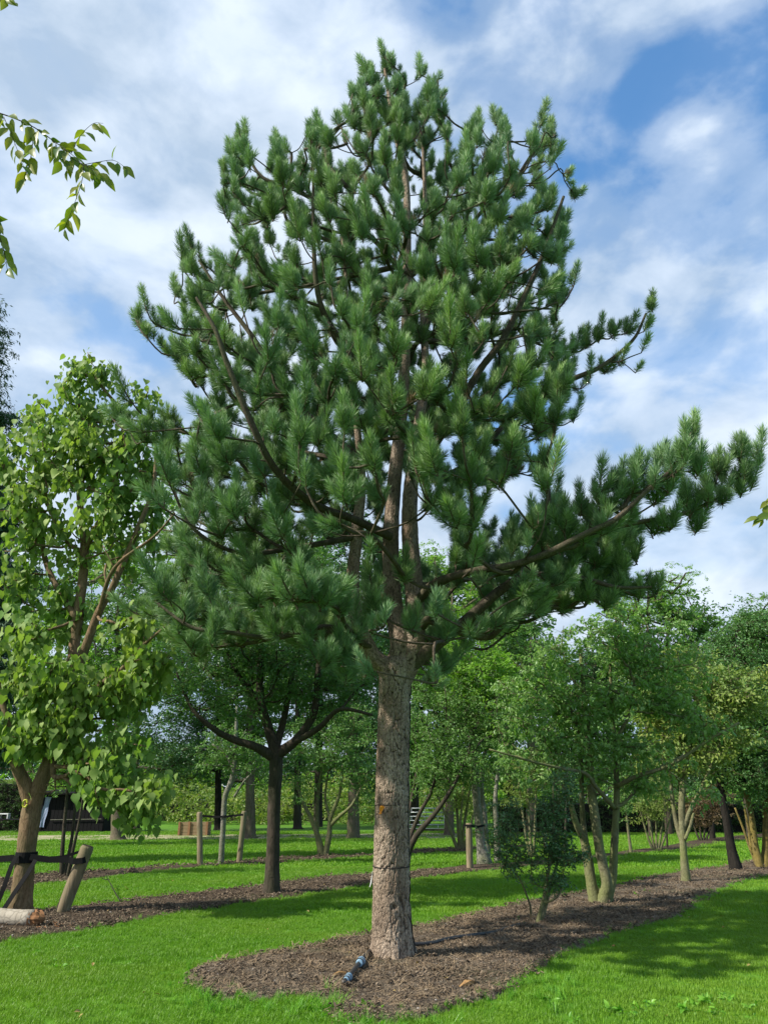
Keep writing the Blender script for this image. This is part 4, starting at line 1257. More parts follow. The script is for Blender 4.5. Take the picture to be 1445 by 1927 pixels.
def crown(root, cp, rs, src, cs=1.0, name='crown', tilt=.35, smin=.75, smax=1.2):
    n = len(cp)
    cp = cp.copy(); cp[:, 2] = np.maximum(cp[:, 2], .12)
    rot = np.stack([rs.normal(0, tilt, n), rs.normal(0, tilt, n), rs.rand(n) * 6.283], 1)
    return scatter(name, src, cp, rot, cs * (smin + (smax - smin) * rs.rand(n)), rs.randint(0, len(_src[src][1]), n), root, 'stuff', tuple(root.location))

def full_tree(*a, **k):
    src, cs = a[5], k.get('cs', 1.0)
    root, cp, P, par, n0, kids, rs = tree(*a, **k)
    crown(root, cp, rs, src, cs, 'crown', k.get('tilt', .35), k.get('smin', .75), k.get('smax', 1.2))
    return root

# ---- left: the large-leaved tree
root, cp, P, par, n0, kids, rs = tree('large_leaved_tree', 'light green tree with big heart-shaped leaves, its orange-brown trunk held by black straps', 'tree',
    [[(38,1722,0,21),(48,1620,0,17),(58,1540,0,18),(66,1500,0,16),(95,1430,0,13),(125,1340,.1,11),(140,1220,.2,10),(150,1140,.2,9.5),(160,1040,.3,8),(150,930,.3,5.5),(150,820,.3,4),(148,700,.3,2)],
     [(62,1520,0,15),(45,1470,-.1,12),(28,1430,-.2,10),(20,1380,-.3,7),(5,1320,-.3,5),(-10,1240,-.3,3)],
     [(132,1300,.1,9),(165,1210,.0,8),(185,1155,-.1,7.5),(210,1110,-.2,6.5),(232,1060,-.2,6),(262,990,-.2,5),(290,910,-.1,3.5),(295,800,0,2.2)],
     [(145,1165,.1,6.5),(105,1100,.3,5.5),(85,1050,.4,5),(78,1000,.4,4.5),(70,900,.5,3.5),(60,800,.5,2.2)],
     [(100,1420,0,8),(150,1380,-.2,7),(180,1300,-.4,6.5),(225,1265,-.6,5),(270,1215,-.8,3),(310,1180,-.9,2)],
     [(185,1160,-.1,5),(215,1070,-.6,3.5),(290,1010,-.8,2.5),(330,965,-.9,1.5)],
     [(160,1040,.3,5),(200,950,.1,4),(235,850,.1,3),(220,760,.1,2)]],
    [(100,850,80,100,0),(200,850,90,120,0),(150,760,60,90,.1),(60,980,70,90,0),(200,1000,110,90,0),(285,900,40,100,.2),(150,690,22,50,.1),(195,720,30,40,.1),(280,750,30,35,.2),(60,790,50,40,.2),(40,1230,60,70,-.4),(90,1290,90,70,-.5),(30,1360,60,60,-.4),(250,1190,80,30,-.7),(300,1160,50,25,-.8),(200,1420,100,60,-.5),(240,1500,80,45,-.7),(290,1490,60,35,-.8),(110,1380,60,60,-.3),(30,1120,40,60,0),(20,880,30,60,0),(130,1150,60,60,.4),(175,1330,95,60,-.4),(250,1290,70,45,-.6),(120,1460,60,40,-.3),(300,1250,45,40,-.7)],
    None, 'bark_orange', nodes=540, per=0, seed=5, tip=.008, bf=.45, clear=1.9, shell=.45, rise=.1)
lp, lrot, ls, li = [], [], [], []
r = random.Random(77)
def add_leaf(p, out, s):
    y = (out * .55 + Vector((r.gauss(0, .3), r.gauss(0, .3), -r.uniform(.5, 1.6)))).normalized()
    nrm = (out * .9 + Vector((r.gauss(0, .35), r.gauss(0, .35), .7)))
    nrm = nrm - y * nrm.dot(y); nrm = nrm.normalized() if nrm.length > .01 else y.orthogonal()
    x = y.cross(nrm)
    Mx = Matrix((x, y, nrm)).transposed()
    lp.append(tuple(p)); lrot.append(Mx.to_euler()); ls.append(s); li.append(r.randrange(7))
for j in range(n0, len(P)):
    a, b = Vector(P[par[j]]), Vector(P[j])
    term = not kids[j]
    k = 22 if term else 16
    for q in range(k):
        t = r.uniform(.0 if par[j] >= n0 else .5, 1.0) if r.random() < .5 else r.uniform(.7, 1.0)
        p = a.lerp(b, t) + Vector((r.gauss(0, .11), r.gauss(0, .11), r.gauss(0, .12)))
        an = r.uniform(0, 6.283)
        x_, y_ = proj(np.array(p))
        if x_ > 345 and y_ < 1300: continue
        if 55 < x_ < 135 and 1425 < y_ < 1570 and p.y < root.location.y + .2: continue
        if 1000 < y_ < 1230 and 90 < x_ < 230 and p.y < root.location.y and r.random() < .7: continue
        add_leaf(p, Vector((math.cos(an), math.sin(an), 0)), r.uniform(.5, 1.2))
pieces(root, 'leaf', 'heart_leaf', lp, lrot, ls, li, 300, 'crown_leaves')
print('left leaves', len(lp))

# ---- mid: robinia behind the second bed
full_tree('spreading_tree', 'dark trunked tree forking into a wide fan of limbs, left of the pine', 'tree',
    [[(511,1684,0,15),(514,1600,0,12.5),(516,1520,0,12),(519,1420,0,13),(505,1370,0,9),(490,1310,0,7.5),(492,1230,.1,6),(500,1150,.1,4),(500,1080,.1,2)],
     [(516,1425,0,11),(480,1405,-.2,7.5),(440,1392,-.3,6.5),(400,1370,-.5,5),(360,1330,-.6,3.5),(330,1260,-.6,2)],
     [(522,1420,0,11),(555,1395,-.1,8.5),(585,1355,-.1,7.5),(595,1320,-.1,7),(600,1250,0,5),(615,1180,0,3)],
     [(550,1400,-.1,6),(600,1370,-.4,5.5),(640,1335,-.7,4),(700,1345,-1,2.5)],
     [(518,1410,0,8),(535,1350,.2,6),(548,1280,.3,5),(560,1200,.3,3)],
     [(490,1320,0,5),(455,1280,.1,4.5),(430,1230,.2,3.5),(410,1170,.2,2)]],
    [(420,1220,110,90,0),(540,1180,120,110,.2),(640,1230,100,90,.2),(340,1280,70,70,-.2),(420,1330,90,40,-.3),(580,1300,120,50,0),(680,1290,60,50,-.2),(390,1120,80,80,.3),(500,1060,120,80,.3),(620,1110,90,80,.3)],
    'f_robinia', 'bark_dark', nodes=240, per=3, cs=.95, seed=8, tip=.008, clear=2.6, jit=.16)

# ---- young staked tree
full_tree('young_staked_tree', 'slim pale-barked young tree tied between two short stakes in the far bed', 'tree',
    [[(416,1628,0,5.5),(420,1560,0,5),(424,1500,0,5),(436,1470,0,5.5),(441,1440,0,4.5),(444,1390,0,3.5),(446,1330,0,2)],
     [(440,1450,0,3),(425,1420,.1,2.5),(400,1400,.1,2)],
     [(441,1500,0,2.6),(460,1470,-.1,2),(480,1450,-.2,1.5)]],
    [(385,1425,34,22,0),(430,1430,45,25,0),(480,1440,50,28,0),(440,1390,60,35,0),(500,1470,30,20,0)],
    'f_small', 'bark_grey', nodes=60, per=2, cs=1.05, seed=9, tip=.006, clear=2.0, jit=.15, flare=1.1)

# ---- multi-stem shrub-tree between dark and pine trunks
full_tree('multi_stem_small_tree', 'small many-stemmed tree with pale green bark between the dark forked tree and the pine', 'tree',
    [[(607,1612,0,7),(600,1580,0,5),(585,1540,0,4),(568,1505,0,3.2),(560,1470,0,2.5)],
     [(605,1612,.1,5),(597,1570,.2,4),(598,1500,.3,3.2),(608,1440,.3,2.4)],
     [(611,1612,-.1,6),(620,1570,0,5),(622,1540,0,4),(640,1490,.1,3),(645,1440,.1,2)],
     [(620,1555,0,4),(640,1535,-.1,3.2),(662,1515,-.2,2.4),(680,1480,-.2,1.6)],
     [(622,1545,0,3),(612,1500,.2,2.4),(618,1450,.2,1.8)]],
    [(570,1430,45,40,0),(625,1410,60,50,.1),(670,1420,45,45,0),(600,1360,55,35,.1),(655,1360,45,35,.1),(560,1490,30,20,0),(690,1480,30,40,0)],
    'f_small', 'bark_lichen', nodes=110, per=3, cs=1.15, seed=10, tip=.006, clear=1.4, jit=.18, flare=1.1)

# ---- three thin stems behind the leaning post
full_tree('thin_stemmed_shrub', 'three thin dark stems of a shrub rising from the far bed behind the leaning post', 'shrub',
    [[(117,1650,0,4.5),(118,1600,0,3.8),(122,1550,0,3.2),(128,1480,0,2.5),(132,1420,0,1.6)],
     [(120,1650,.1,4),(134,1590,.1,3.2),(140,1540,.1,2.6),(146,1470,.1,2)],
     [(128,1655,-.1,4),(138,1600,-.1,3),(150,1545,-.1,2.5),(160,1480,-.1,2)]],
    [(110,1440,50,40,0),(160,1450,60,50,.2),(200,1420,50,50,.2),(130,1390,60,40,.2)],
    'f_mid', 'bark_dark', nodes=70, per=2, cs=.8, seed=12, tip=.006, clear=1.8, jit=.15, flare=1.1)

# ---- behind the pine, right: leaning stems, fine drooping foliage
full_tree('leaning_multi_stem_tree', 'fine-leaved small tree whose curved dark stems lean out from behind the pine trunk', 'tree',
    [[(762,1632,0,7),(770,1600,0,6),(785,1570,-.1,5.5),(815,1535,-.2,4.5),(840,1500,-.3,3.8),(860,1465,-.3,3),(880,1420,-.3,2)],
     [(760,1630,.1,5),(770,1580,.2,4.2),(790,1530,.3,3.6),(815,1480,.3,3),(830,1400,.3,2)],
     [(762,1630,.2,4),(765,1560,.3,3.4),(775,1500,.4,2.8),(790,1420,.4,2)]],
    [(830,1420,80,55,0),(890,1400,70,60,.1),(800,1370,60,50,.2),(870,1340,80,50,.2),(930,1350,60,60,.3),(800,1450,50,35,0),(900,1455,50,30,0),(840,1290,70,50,.4)],
    'f_small', 'bark_dark', nodes=200, per=3, cs=1.0, seed=13, tip=.006, clear=1.7, jit=.17, hang=.15, flare=1.1)

# ---- grey birch-like stems beside the round stake
full_tree('grey_barked_tree', 'pale grey trunk with a thinner stem beside it, just right of the short round stake', 'tree',
    [[(912,1628,0,13),(905,1590,0,9),(900,1540,0,8),(896,1500,0,7.5),(893,1440,0,6),(890,1360,0,5),(880,1280,0,3.5),(875,1220,0,2)],
     [(918,1626,.1,6),(915,1580,.1,5),(911,1530,.1,4.5),(906,1480,.1,4),(915,1400,.1,3),(930,1320,.1,2)]],
    [(900,1270,80,60,.2),(860,1230,60,50,.2),(940,1300,70,60,.3),(900,1340,60,40,.2),(930,1400,50,40,.3)],
    'f_bright', 'bark_grey', nodes=120, per=2, cs=.8, seed=14, tip=.008, clear=2.6, jit=.2)
full_tree('grey_pole_tree', 'short pale grey trunk in the second bed, second right of the round stake', 'tree',
    [[(938,1622,0,7.5),(935,1590,0,6),(934,1560,0,5),(932,1500,.1,4),(940,1430,.1,3),(950,1380,.1,2)]],
    [(960,1400,45,40,.2),(940,1350,45,35,.2),(970,1460,35,25,.2)], 'f_small', 'bark_grey', nodes=50, per=2, cs=1.0, seed=15, tip=.006, clear=2.4, jit=.15)

# ---- shrub with fan of stems by the gate
full_tree('fan_stemmed_shrub', 'leafy shrub with a fan of thin straight stems in front of the gate end', 'shrub',
    [[(862,1600,0,3.5),(850,1570,0,3),(838,1535,0,2.4),(825,1500,0,1.8)], [(865,1600,.1,3.5),(862,1560,.1,3),(858,1510,.1,2.2),(850,1460,.1,1.6)],
     [(868,1600,0,3.5),(872,1560,.0,3),(880,1510,.1,2.2),(890,1450,.1,1.6)], [(870,1600,-.1,3),(884,1560,-.1,2.6),(893,1520,-.1,2),(905,1470,-.1,1.5)], [(866,1600,-.1,3),(866,1550,-.1,2.4),(870,1500,-.1,2),(872,1450,0,1.6)]],
    [(860,1480,45,30,0),(900,1470,40,35,0),(870,1440,50,30,0),(880,1510,35,16,0)], 'f_yellow', 'bark_lichen', nodes=70, per=2, cs=.65, seed=16, tip=.006, clear=1.6, jit=.15, flare=1.05)

# ---- front bed: small dark evergreen shrub
full_tree('dark_evergreen_shrub', 'small sparse dark-leaved evergreen shrub in the front mulch bed, right of the pine', 'shrub',
    [[(1010,1742,0,5),(1017,1715,0,4),(1023,1690,0,3.6),(1030,1650,0,3),(1038,1600,0,2.4),(1042,1540,0,1.9),(1040,1480,0,1.4)],
     [(1014,1738,.05,4),(1028,1700,.05,3),(1036,1660,.1,2.4),(1050,1620,.1,2)],
     [(1022,1700,0,2.6),(1045,1690,-.1,2.2),(1058,1672,-.1,1.6)],
     [(1000,1732,0,2),(996,1700,-.1,1.8),(978,1655,-.2,1.5),(955,1630,-.2,1.2)]],
    [(1030,1660,42,20,0),(985,1620,46,34,0),(950,1590,32,45,0),(1060,1605,50,24,.1),(1095,1610,28,16,.1),(1035,1600,40,45,0),(1045,1540,35,50,0),(960,1545,32,35,.1),(1060,1490,30,40,.1)],
    'f_holly', 'bark_lichen', nodes=180, per=2, cs=.85, seed=17, tip=.004, clear=.35, jit=.07, flare=1.1, shell=.5)

# ---- cornels in the front bed
full_tree('multi_stem_cornel', 'broad tree on several mossy grey-green stems in the front bed, behind the evergreen shrub', 'tree',
    [[(1121,1703,0,11.5),(1112,1660,0,10),(1104,1610,0,9),(1098,1580,0,7.5),(1084,1550,-.1,6),(1072,1510,-.1,5),(1060,1480,-.1,4),(1050,1430,-.1,3),(1030,1370,-.1,2)],
     [(1134,1704,-.1,12),(1141,1660,-.1,10),(1128,1600,-.1,9),(1118,1530,-.1,8.5),(1112,1480,0,7.5),(1105,1400,0,6),(1098,1320,.1,5),(1092,1230,.1,3)],
     [(1138,1702,0,10),(1152,1650,0,8),(1155,1600,0,7),(1158,1540,0,6.5),(1160,1480,.1,5.5),(1156,1400,.1,4.5),(1150,1320,.1,3.5),(1146,1220,.1,2.5)],
     [(1104,1600,0,6),(1096,1540,.1,5),(1094,1480,.1,4.5),(1092,1420,.1,4),(1088,1350,.2,3),(1080,1270,.2,2)],
     [(1155,1520,0,4.5),(1120,1480,-.3,4),(1100,1455,-.5,3.4),(1050,1445,-.7,2.8),(990,1430,-.9,2.2),(920,1410,-1,1.6)],
     [(1160,1480,0,4.5),(1200,1460,-.3,3.8),(1260,1440,-.5,3.2),(1330,1395,-.7,2.6),(1390,1360,-.8,2)],
     [(1155,1400,0,4),(1185,1340,-.2,3.2),(1200,1270,-.3,2.4),(1300,1250,-.4,1.8)],
     [(1158,1520,0,4),(1180,1505,.1,3),(1230,1450,.3,2.5),(1290,1420,.5,1.8)]],
    [(990,1290,70,60,-.3),(1060,1230,80,60,0),(1150,1200,90,55,0),(1220,1240,80,60,0),(980,1370,60,50,-.4),(1050,1330,90,70,0),(1150,1310,110,80,0),(1250,1320,80,60,-.2),(1080,1410,100,40,-.2),(1200,1410,100,40,-.2),(1320,1370,70,30,-.5),(1160,1140,60,40,.2),(1270,1260,60,50,-.2),(970,1440,45,20,-.7),(1300,1180,50,50,.3),(1010,1450,60,28,-.3),(1220,1470,70,30,.1),(1120,1455,60,25,.3),(1330,1500,50,14,-.5)],
    'f_cornel', 'bark_lichen', nodes=370, per=2, cs=.78, seed=21, tip=.005, clear=1.7, jit=.13, shell=.6, hang=.1, flare=1.15, bf=.5)
full_tree('yellow_green_cornel', 'yellow-green tree on mossy forked stem, between the broad many-stemmed tree and the black trunk', 'tree',
    [[(1290,1662,0,8.5),(1286,1610,0,6.5),(1283,1560,0,6),(1282,1510,0,6),(1285,1470,0,5.5),(1292,1420,0,4.5),(1300,1370,0,3),(1310,1300,0,2)],
     [(1284,1590,0,4.5),(1272,1550,.1,4),(1264,1500,.1,3.6),(1258,1440,.1,3),(1245,1380,.1,2)],
     [(1285,1560,0,4.5),(1300,1520,-.1,3.8),(1320,1480,-.2,3),(1345,1420,-.2,2.4),(1370,1370,-.3,1.6)],
     [(1288,1580,-.1,3.5),(1298,1555,-.1,3),(1304,1530,-.1,2.4)],
     [(1283,1500,0,4),(1275,1440,.2,3.2),(1280,1380,.2,2.4)]],
    [(1260,1360,70,50,0),(1330,1330,80,60,0),(1310,1270,80,50,.2),(1370,1400,40,30,-.1),(1240,1430,50,30,0),(1330,1420,60,30,0),(1380,1300,50,50,.1),(1240,1300,50,50,.2)],
    'f_yellow', 'bark_lichen', nodes=200, per=2, cs=.85, seed=22, tip=.005, clear=2.2, jit=.18, flare=1.15)
full_tree('black_trunked_tree', 'tree with leaning black trunk and dense dark green crown near the right edge', 'tree',
    [[(1385,1640,0,11),(1374,1590,0,8.5),(1366,1540,0,7.5),(1358,1500,0,7),(1352,1440,0,6),(1360,1360,.1,5),(1375,1280,.1,4),(1385,1200,.1,2.5)]],
    [(1370,1400,60,60,0),(1430,1380,70,90,0),(1400,1290,80,70,.2),(1450,1230,70,60,.2),(1350,1250,60,50,.4),(1340,1440,45,30,0),(1410,1470,50,22,0),(1480,1420,50,70,0),(1420,1180,60,40,.3)],
    'f_robinia', 'bark_black', nodes=260, per=3, cs=1.15, seed=23, tip=.01, clear=2.4, jit=.25)
full_tree('ochre_stemmed_tree', 'cluster of ochre lichened stems at the right edge beside the black trunk', 'tree',
    [[(1430,1634,0,7.5),(1420,1590,0,6),(1415,1550,0,5.5),(1410,1520,0,5),(1400,1480,0,4),(1390,1430,0,2.5)],
     [(1438,1634,.1,8),(1440,1590,.1,6.5),(1441,1540,.1,6),(1440,1500,.1,5.5),(1445,1430,.1,4)],
     [(1424,1630,.2,3),(1408,1590,.2,2.5),(1398,1560,.2,2.2),(1382,1520,.2,1.8)],
     [(1426,1632,.1,3.6),(1412,1590,.1,3),(1408,1560,.1,2.6),(1400,1520,.1,2)]],
    [(1420,1490,40,25,0),(1450,1460,50,40,0),(1400,1450,40,25,.2)], 'f_mid', 'bark_ochre', nodes=50, per=2, cs=.8, seed=24, tip=.006, clear=1.9, jit=.15, flare=1.1)

# ---- small things along the far end of the second bed
def small_tree(px, py, lean, top, lobes, src, label, seed, bark='bark_lichen', w=3.0, cat='tree', name='young_tree', n=40, cs=.7, stems=1, group=None):
    st = []
    for k in range(stems):
        o = (k - (stems - 1) / 2)
        st.append([(px + o * 3, py, .05 * k, w), (px + lean * .4 + o * 9, py - (py - top) * .35, 0, w * .8), (px + lean + o * 17, top, 0, w * .5)])
    return full_tree(name, label, cat, st, lobes, src, bark, nodes=n, per=2, cs=cs, seed=seed, tip=.006, clear=1.0, jit=.18, flare=1.15, group=group)
small_tree(1187, 1606, -14, 1480, [(1172,1500,26,26,0),(1180,1465,30,28,0)], 'f_small', 'slender forked young tree before the clipped hedge, left of the bushy many-stemmed shrub', 31, n=40, cs=1.0)
small_tree(1234, 1600, 0, 1510, [(1215,1520,26,22,0),(1240,1505,30,22,0),(1225,1480,28,20,0)], 'f_yellow', 'bushy light green shrub on five thin stems before the clipped hedge', 32, w=2.4, cat='shrub', name='many_stemmed_shrub', n=60, cs=.55, stems=5)
small_tree(1255, 1597, -4, 1480, [(1255,1480,22,24,0)], 'f_small', 'thin upright sapling just left of the russet shrub at the hedge', 33, bark='bark_dark', w=2.0, n=24)
small_tree(1321, 1584, 0, 1520, [(1320,1530,26,26,0),(1345,1510,22,24,0)], 'f_red', 'russet-leaved shrub at the far end of the second bed', 34, bark='bark_dark', w=2.0, cat='shrub', name='russet_shrub', n=60, cs=.9, stems=4)
small_tree(1340, 1580, -4, 1440, [(1335,1440,50,50,0),(1370,1470,40,40,0),(1310,1460,40,30,0)], 'f_fardark', 'dark tree with thin black trunk behind the russet shrub', 35, bark='bark_black', w=5.5, name='dark_tree', n=80, cs=.6)
small_tree(1000, 1615, -8, 1470, [(990,1490,30,30,0),(1010,1450,35,30,0),(985,1440,30,26,0)], 'f_yellow', 'pale many-stemmed young tree behind the evergreen shrub', 36, w=3.0, n=60, cs=.6, stems=3)
small_tree(1062, 1605, 5, 1440, [(1060,1450,30,35,0)], 'f_small', 'thin dark sapling seen through the stems of the broad tree', 37, bark='bark_dark', w=2.6, n=30)

# ---- the avenue of big trunks beyond the path and the trees behind
def big(px, py, w, top, lobes, src, label, seed, bark='bark_brown', n=110, cs=1.0, cat='tree', name='big_tree', lean=0, Y=None, per=3, group=None, clear=3.0):
    st = [[(px, py, 0, w), (px + lean * .15, py - 60, 0, w * .85), (px + lean * .4, py - 150, 0, w * .7), (px + lean, top, 0, w * .25)]]
    return full_tree(name, label, cat, st, lobes, src, bark, nodes=int(n * .62), per=per + 2, cs=cs * .95, seed=seed, tip=.02, clear=clear, jit=.33, Y=Y, group=group, flare=1.5, bf=.35)
big(222, 1582, 13, 1150, [(200,1300,110,90,0),(270,1240,100,100,0),(150,1200,80,90,1),(230,1130,100,80,0),(230,1400,90,40,-1)], 'f_far', 'thick-trunked tree with ivy-green foot beyond the path, behind the leaning post', 41, n=190)
big(256, 1566, 8, 1150, [(290,1380,60,50,0),(330,1430,70,40,0),(330,1280,90,90,1),(250,1180,80,80,1)], 'f_fardark', 'dark straight trunk just right of and behind the thick ivy-footed trunk', 42, bark='bark_dark', n=130)
big(411, 1562, 7.5, 1200, [(400,1420,80,50,0),(340,1400,60,50,0),(420,1300,90,90,0),(380,1180,90,90,1),(470,1140,80,80,1),(340,1450,40,30,-1)], 'f_fardark', 'dark trunk beyond the path seen left of the staked young tree', 43, bark='bark_black', n=260)
big(471, 1578, 11, 1150, [(470,1400,80,50,0),(500,1300,110,80,0),(480,1180,110,90,0),(560,1100,90,90,1)], 'f_far', 'thick brown trunk beyond the path between the staked tree and the dark forked tree', 44, n=170)
big(560, 1560, 8, 1150, [(560,1420,50,40,0),(600,1300,100,80,1),(570,1180,100,90,1),(650,1120,80,90,1)], 'f_fardark', 'dark trunk far beyond the path, right of the dark forked tree', 45, bark='bark_dark', n=150)
big(665, 1578, 12.5, 1150, [(690,1430,60,50,0),(680,1330,100,70,0),(660,1200,110,90,0),(740,1140,90,90,1),(720,1480,30,30,-.5)], 'f_fardark', 'thick dark trunk beyond the path close to the left side of the pine trunk', 46, n=190)
big(845, 1572, 9.5, 1150, [(820,1420,60,50,0),(840,1320,100,70,0),(800,1200,100,90,0),(880,1150,90,90,1),(860,1050,60,60,2)], 'f_bright', 'brown trunk with bright green crown at the right end of the metal gate', 47, n=190, lean=4)
big(999, 1568, 11, 1200, [(990,1420,70,50,1),(960,1330,90,70,1),(1020,1280,90,70,1),(950,1220,80,60,2)], 'f_far', 'broad brown trunk before the clipped hedge, behind the evergreen shrub', 48, n=150)
# trees behind, trunks hidden
def back(px, Y, w, lobes, src, label, seed, n=130, cs=1.2, bark='bark_dark', name='background_tree', per=3, gr='tall trees closing the view behind the lawn'):
    lo = max(l[1] for l in lobes); hi = min(l[1] for l in lobes)
    return full_tree(name, label, 'tree', [[(px, 1560, 0, w), (px, 1440, 0, w * .8), (px + 4, (lo + hi) / 2, 0, w * .6), (px + 6, hi, 0, w * .2)]], lobes, src, bark, nodes=int(n * .62), per=per + 2, cs=cs, seed=seed, tip=.03, clear=3.0, jit=.42, Y=Y, group=gr, flare=1.4)
back(58, 30, 6, [(60,1150,80,80,0),(130,1080,80,90,0),(50,1300,90,90,0),(140,1250,90,90,0),(60,1420,90,50,0),(200,1050,60,80,0)], 'f_bright', 'bright green maple-like crown behind the large-leaved tree', 51, n=210, cs=.75, bark='bark_brown')
back(474, 39, 5, [(300,860,50,70,0),(350,960,60,90,0),(330,1080,90,90,0),(270,1000,70,90,0),(400,1100,70,80,0)], 'f_bright', 'tall bright green crown rising between the large-leaved tree and the pine', 52, n=200, cs=.75, bark='bark_brown')
back(600, 52, 9, [(540,1080,110,90,0),(650,1040,90,90,0),(600,1200,140,90,0),(520,1320,140,90,0),(660,1330,120,80,0)], 'f_fardark', 'dark green mass of crown behind the pine, left half', 53, n=230, cs=1.7)
back(780, 54, 9, [(760,1080,100,90,0),(860,1120,90,90,0),(800,1230,130,90,0),(880,1300,100,80,0),(780,1380,120,60,0)], 'f_far', 'mid green crown behind the pine trunk fork', 54, n=230, cs=1.7)
back(960, 56, 8, [(960,1200,80,60,0),(1010,1280,90,70,0),(900,1350,90,60,0)], 'f_far', 'green crown behind the pale grey trunk', 55, n=150, cs=1.6)
back(1110, 50, 8, [(1080,1300,90,70,0),(1150,1250,80,70,0),(1160,1350,110,70,0),(1080,1400,90,40,0)], 'f_fardark', 'dark crown behind the stems of the broad cornel', 56, n=170, cs=1.5)
back(1250, 40, 8, [(1230,1180,60,60,0),(1290,1160,60,60,0),(1200,1260,80,70,0),(1290,1270,90,80,0),(1250,1370,110,60,0)], 'f_far', 'tree with uneven top against the sky, left of the last gap at right', 57, n=200, cs=1.1)
back(1400, 38, 8, [(1390,1180,50,50,0),(1440,1200,60,70,0),(1360,1270,80,70,0),(1440,1300,90,90,0),(1390,1400,100,60,0)], 'f_far', 'rounded tree against the sky at the right edge', 58, n=200, cs=1.0)
back(1215, 38, 4, [(1200,1130,55,35,0),(1255,1100,55,28,0),(1290,1085,25,15,0),(1160,1180,60,40,0)], 'f_bright', 'light green spreading crown showing just under the long pine limb', 59, n=110, cs=.6)
back(480, 70, 6, [(380,1440,60,40,0),(300,1430,60,40,0),(400,1500,90,40,0),(560,1490,90,40,0),(680,1490,70,40,0)], 'f_bright', 'low light green shrubs far behind the avenue', 60, n=200, cs=1.3)
back(300, 70, 6, [(330,1480,60,50,0),(260,1470,60,50,0),(200,1490,50,40,0)], 'f_yellow', 'low yellow-green shrubs far behind at left', 61, n=90, cs=1.8)
back(820, 75, 6, [(760,1480,80,40,0),(900,1470,80,45,0),(1000,1470,70,40,0)], 'f_far', 'low green trees far beyond the gate', 62, n=120, cs=1.5)
back(1000, 66, 6, [(1080,1480,80,35,0),(1200,1470,90,40,0),(1320,1460,90,50,0),(1430,1470,60,50,0)], 'f_fardark', 'row of dark trees far beyond the clipped hedge', 63, n=150, cs=1.4)
# dark conifer at the left edge
full_tree('dark_conifer', 'dark feathery conifer cut by the left edge of the view', 'conifer',
    [[(-60,1560,0,12), (-58,1300,0,10), (-50,900,0,6), (-45,520,0,2)]],
    [(-30,610,28,60,0),(-35,700,40,60,0),(-35,800,55,70,0),(-30,900,60,70,0),(-30,1000,70,80,0),(-25,1100,75,80,0),(-20,1200,70,60,0),(-30,1300,90,70,0),(-30,1400,90,60,0)],
    'f_conifer', 'bark_dark', nodes=330, per=3, cs=1.25, seed=70, tip=.015, clear=1.5, jit=.22, Y=22, shell=.4, tilt=.2)
# ------------------------------------------------------------------ hedges and shed
def hedge(name, label, x0, x1, y, dy, h, src, topsrc, seed):
    rs = np.random.RandomState(seed)
    o = empty(name, ((x0 + x1) / 2, y, 0), label, 'hedge')
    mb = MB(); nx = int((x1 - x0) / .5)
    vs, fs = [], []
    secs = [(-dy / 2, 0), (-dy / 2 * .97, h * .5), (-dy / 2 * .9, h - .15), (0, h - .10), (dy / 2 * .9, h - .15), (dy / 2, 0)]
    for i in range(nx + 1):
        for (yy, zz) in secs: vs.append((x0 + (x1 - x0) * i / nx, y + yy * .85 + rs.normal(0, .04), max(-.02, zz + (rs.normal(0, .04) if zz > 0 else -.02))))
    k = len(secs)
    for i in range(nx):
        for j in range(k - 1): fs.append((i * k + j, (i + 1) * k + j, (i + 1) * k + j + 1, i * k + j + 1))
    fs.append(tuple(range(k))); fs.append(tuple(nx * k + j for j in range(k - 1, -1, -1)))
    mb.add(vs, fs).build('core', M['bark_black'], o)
    n = int((x1 - x0) * h * 16)
    p = np.stack([x0 + (x1 - x0) * rs.rand(n), y - dy / 2 + rs.normal(0, .06, n), rs.rand(n) * h * .97 + .05], 1)
    n2 = int((x1 - x0) * dy * 8)
    q = np.stack([x0 + (x1 - x0) * rs.rand(n2), y + (rs.rand(n2) - .5) * dy, h + rs.normal(0, .05, n2)], 1)
    ends = []
    for xe in (x0, x1):
        m_ = int(dy * h * 14); ends.append(np.stack([xe + rs.normal(0, .06, m_), y + (rs.rand(m_) - .5) * dy, rs.rand(m_) * h], 1))
    p = np.vstack([p] + ends)
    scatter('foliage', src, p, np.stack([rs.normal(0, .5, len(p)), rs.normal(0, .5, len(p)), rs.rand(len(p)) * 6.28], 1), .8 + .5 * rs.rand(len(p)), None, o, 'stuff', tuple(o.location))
    scatter('lit_tone_top', topsrc, q, np.stack([rs.normal(0, .2, n2), rs.normal(0, .2, n2), rs.rand(n2) * 6.28], 1), .6 + .5 * rs.rand(n2), None, o, 'stuff', tuple(o.location))
hY = g(1100, 1568).y
hx0, hx1 = at(935, 1540, hY).x, at(1520, 1540, hY).x
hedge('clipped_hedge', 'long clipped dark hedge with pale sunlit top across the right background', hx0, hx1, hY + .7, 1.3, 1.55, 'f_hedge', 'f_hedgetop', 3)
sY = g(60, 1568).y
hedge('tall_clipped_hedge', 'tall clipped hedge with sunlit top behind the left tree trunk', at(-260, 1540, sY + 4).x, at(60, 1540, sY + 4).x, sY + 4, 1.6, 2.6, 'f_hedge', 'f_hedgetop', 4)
hedge('low_hedge', 'low hedge of rough green growth under the trees beyond the path', at(110, 1540, sY + 9).x, at(640, 1540, sY + 30).x, sY + 26, 1.6, 1.5, 'f_hedge', 'f_hedgetop', 5)

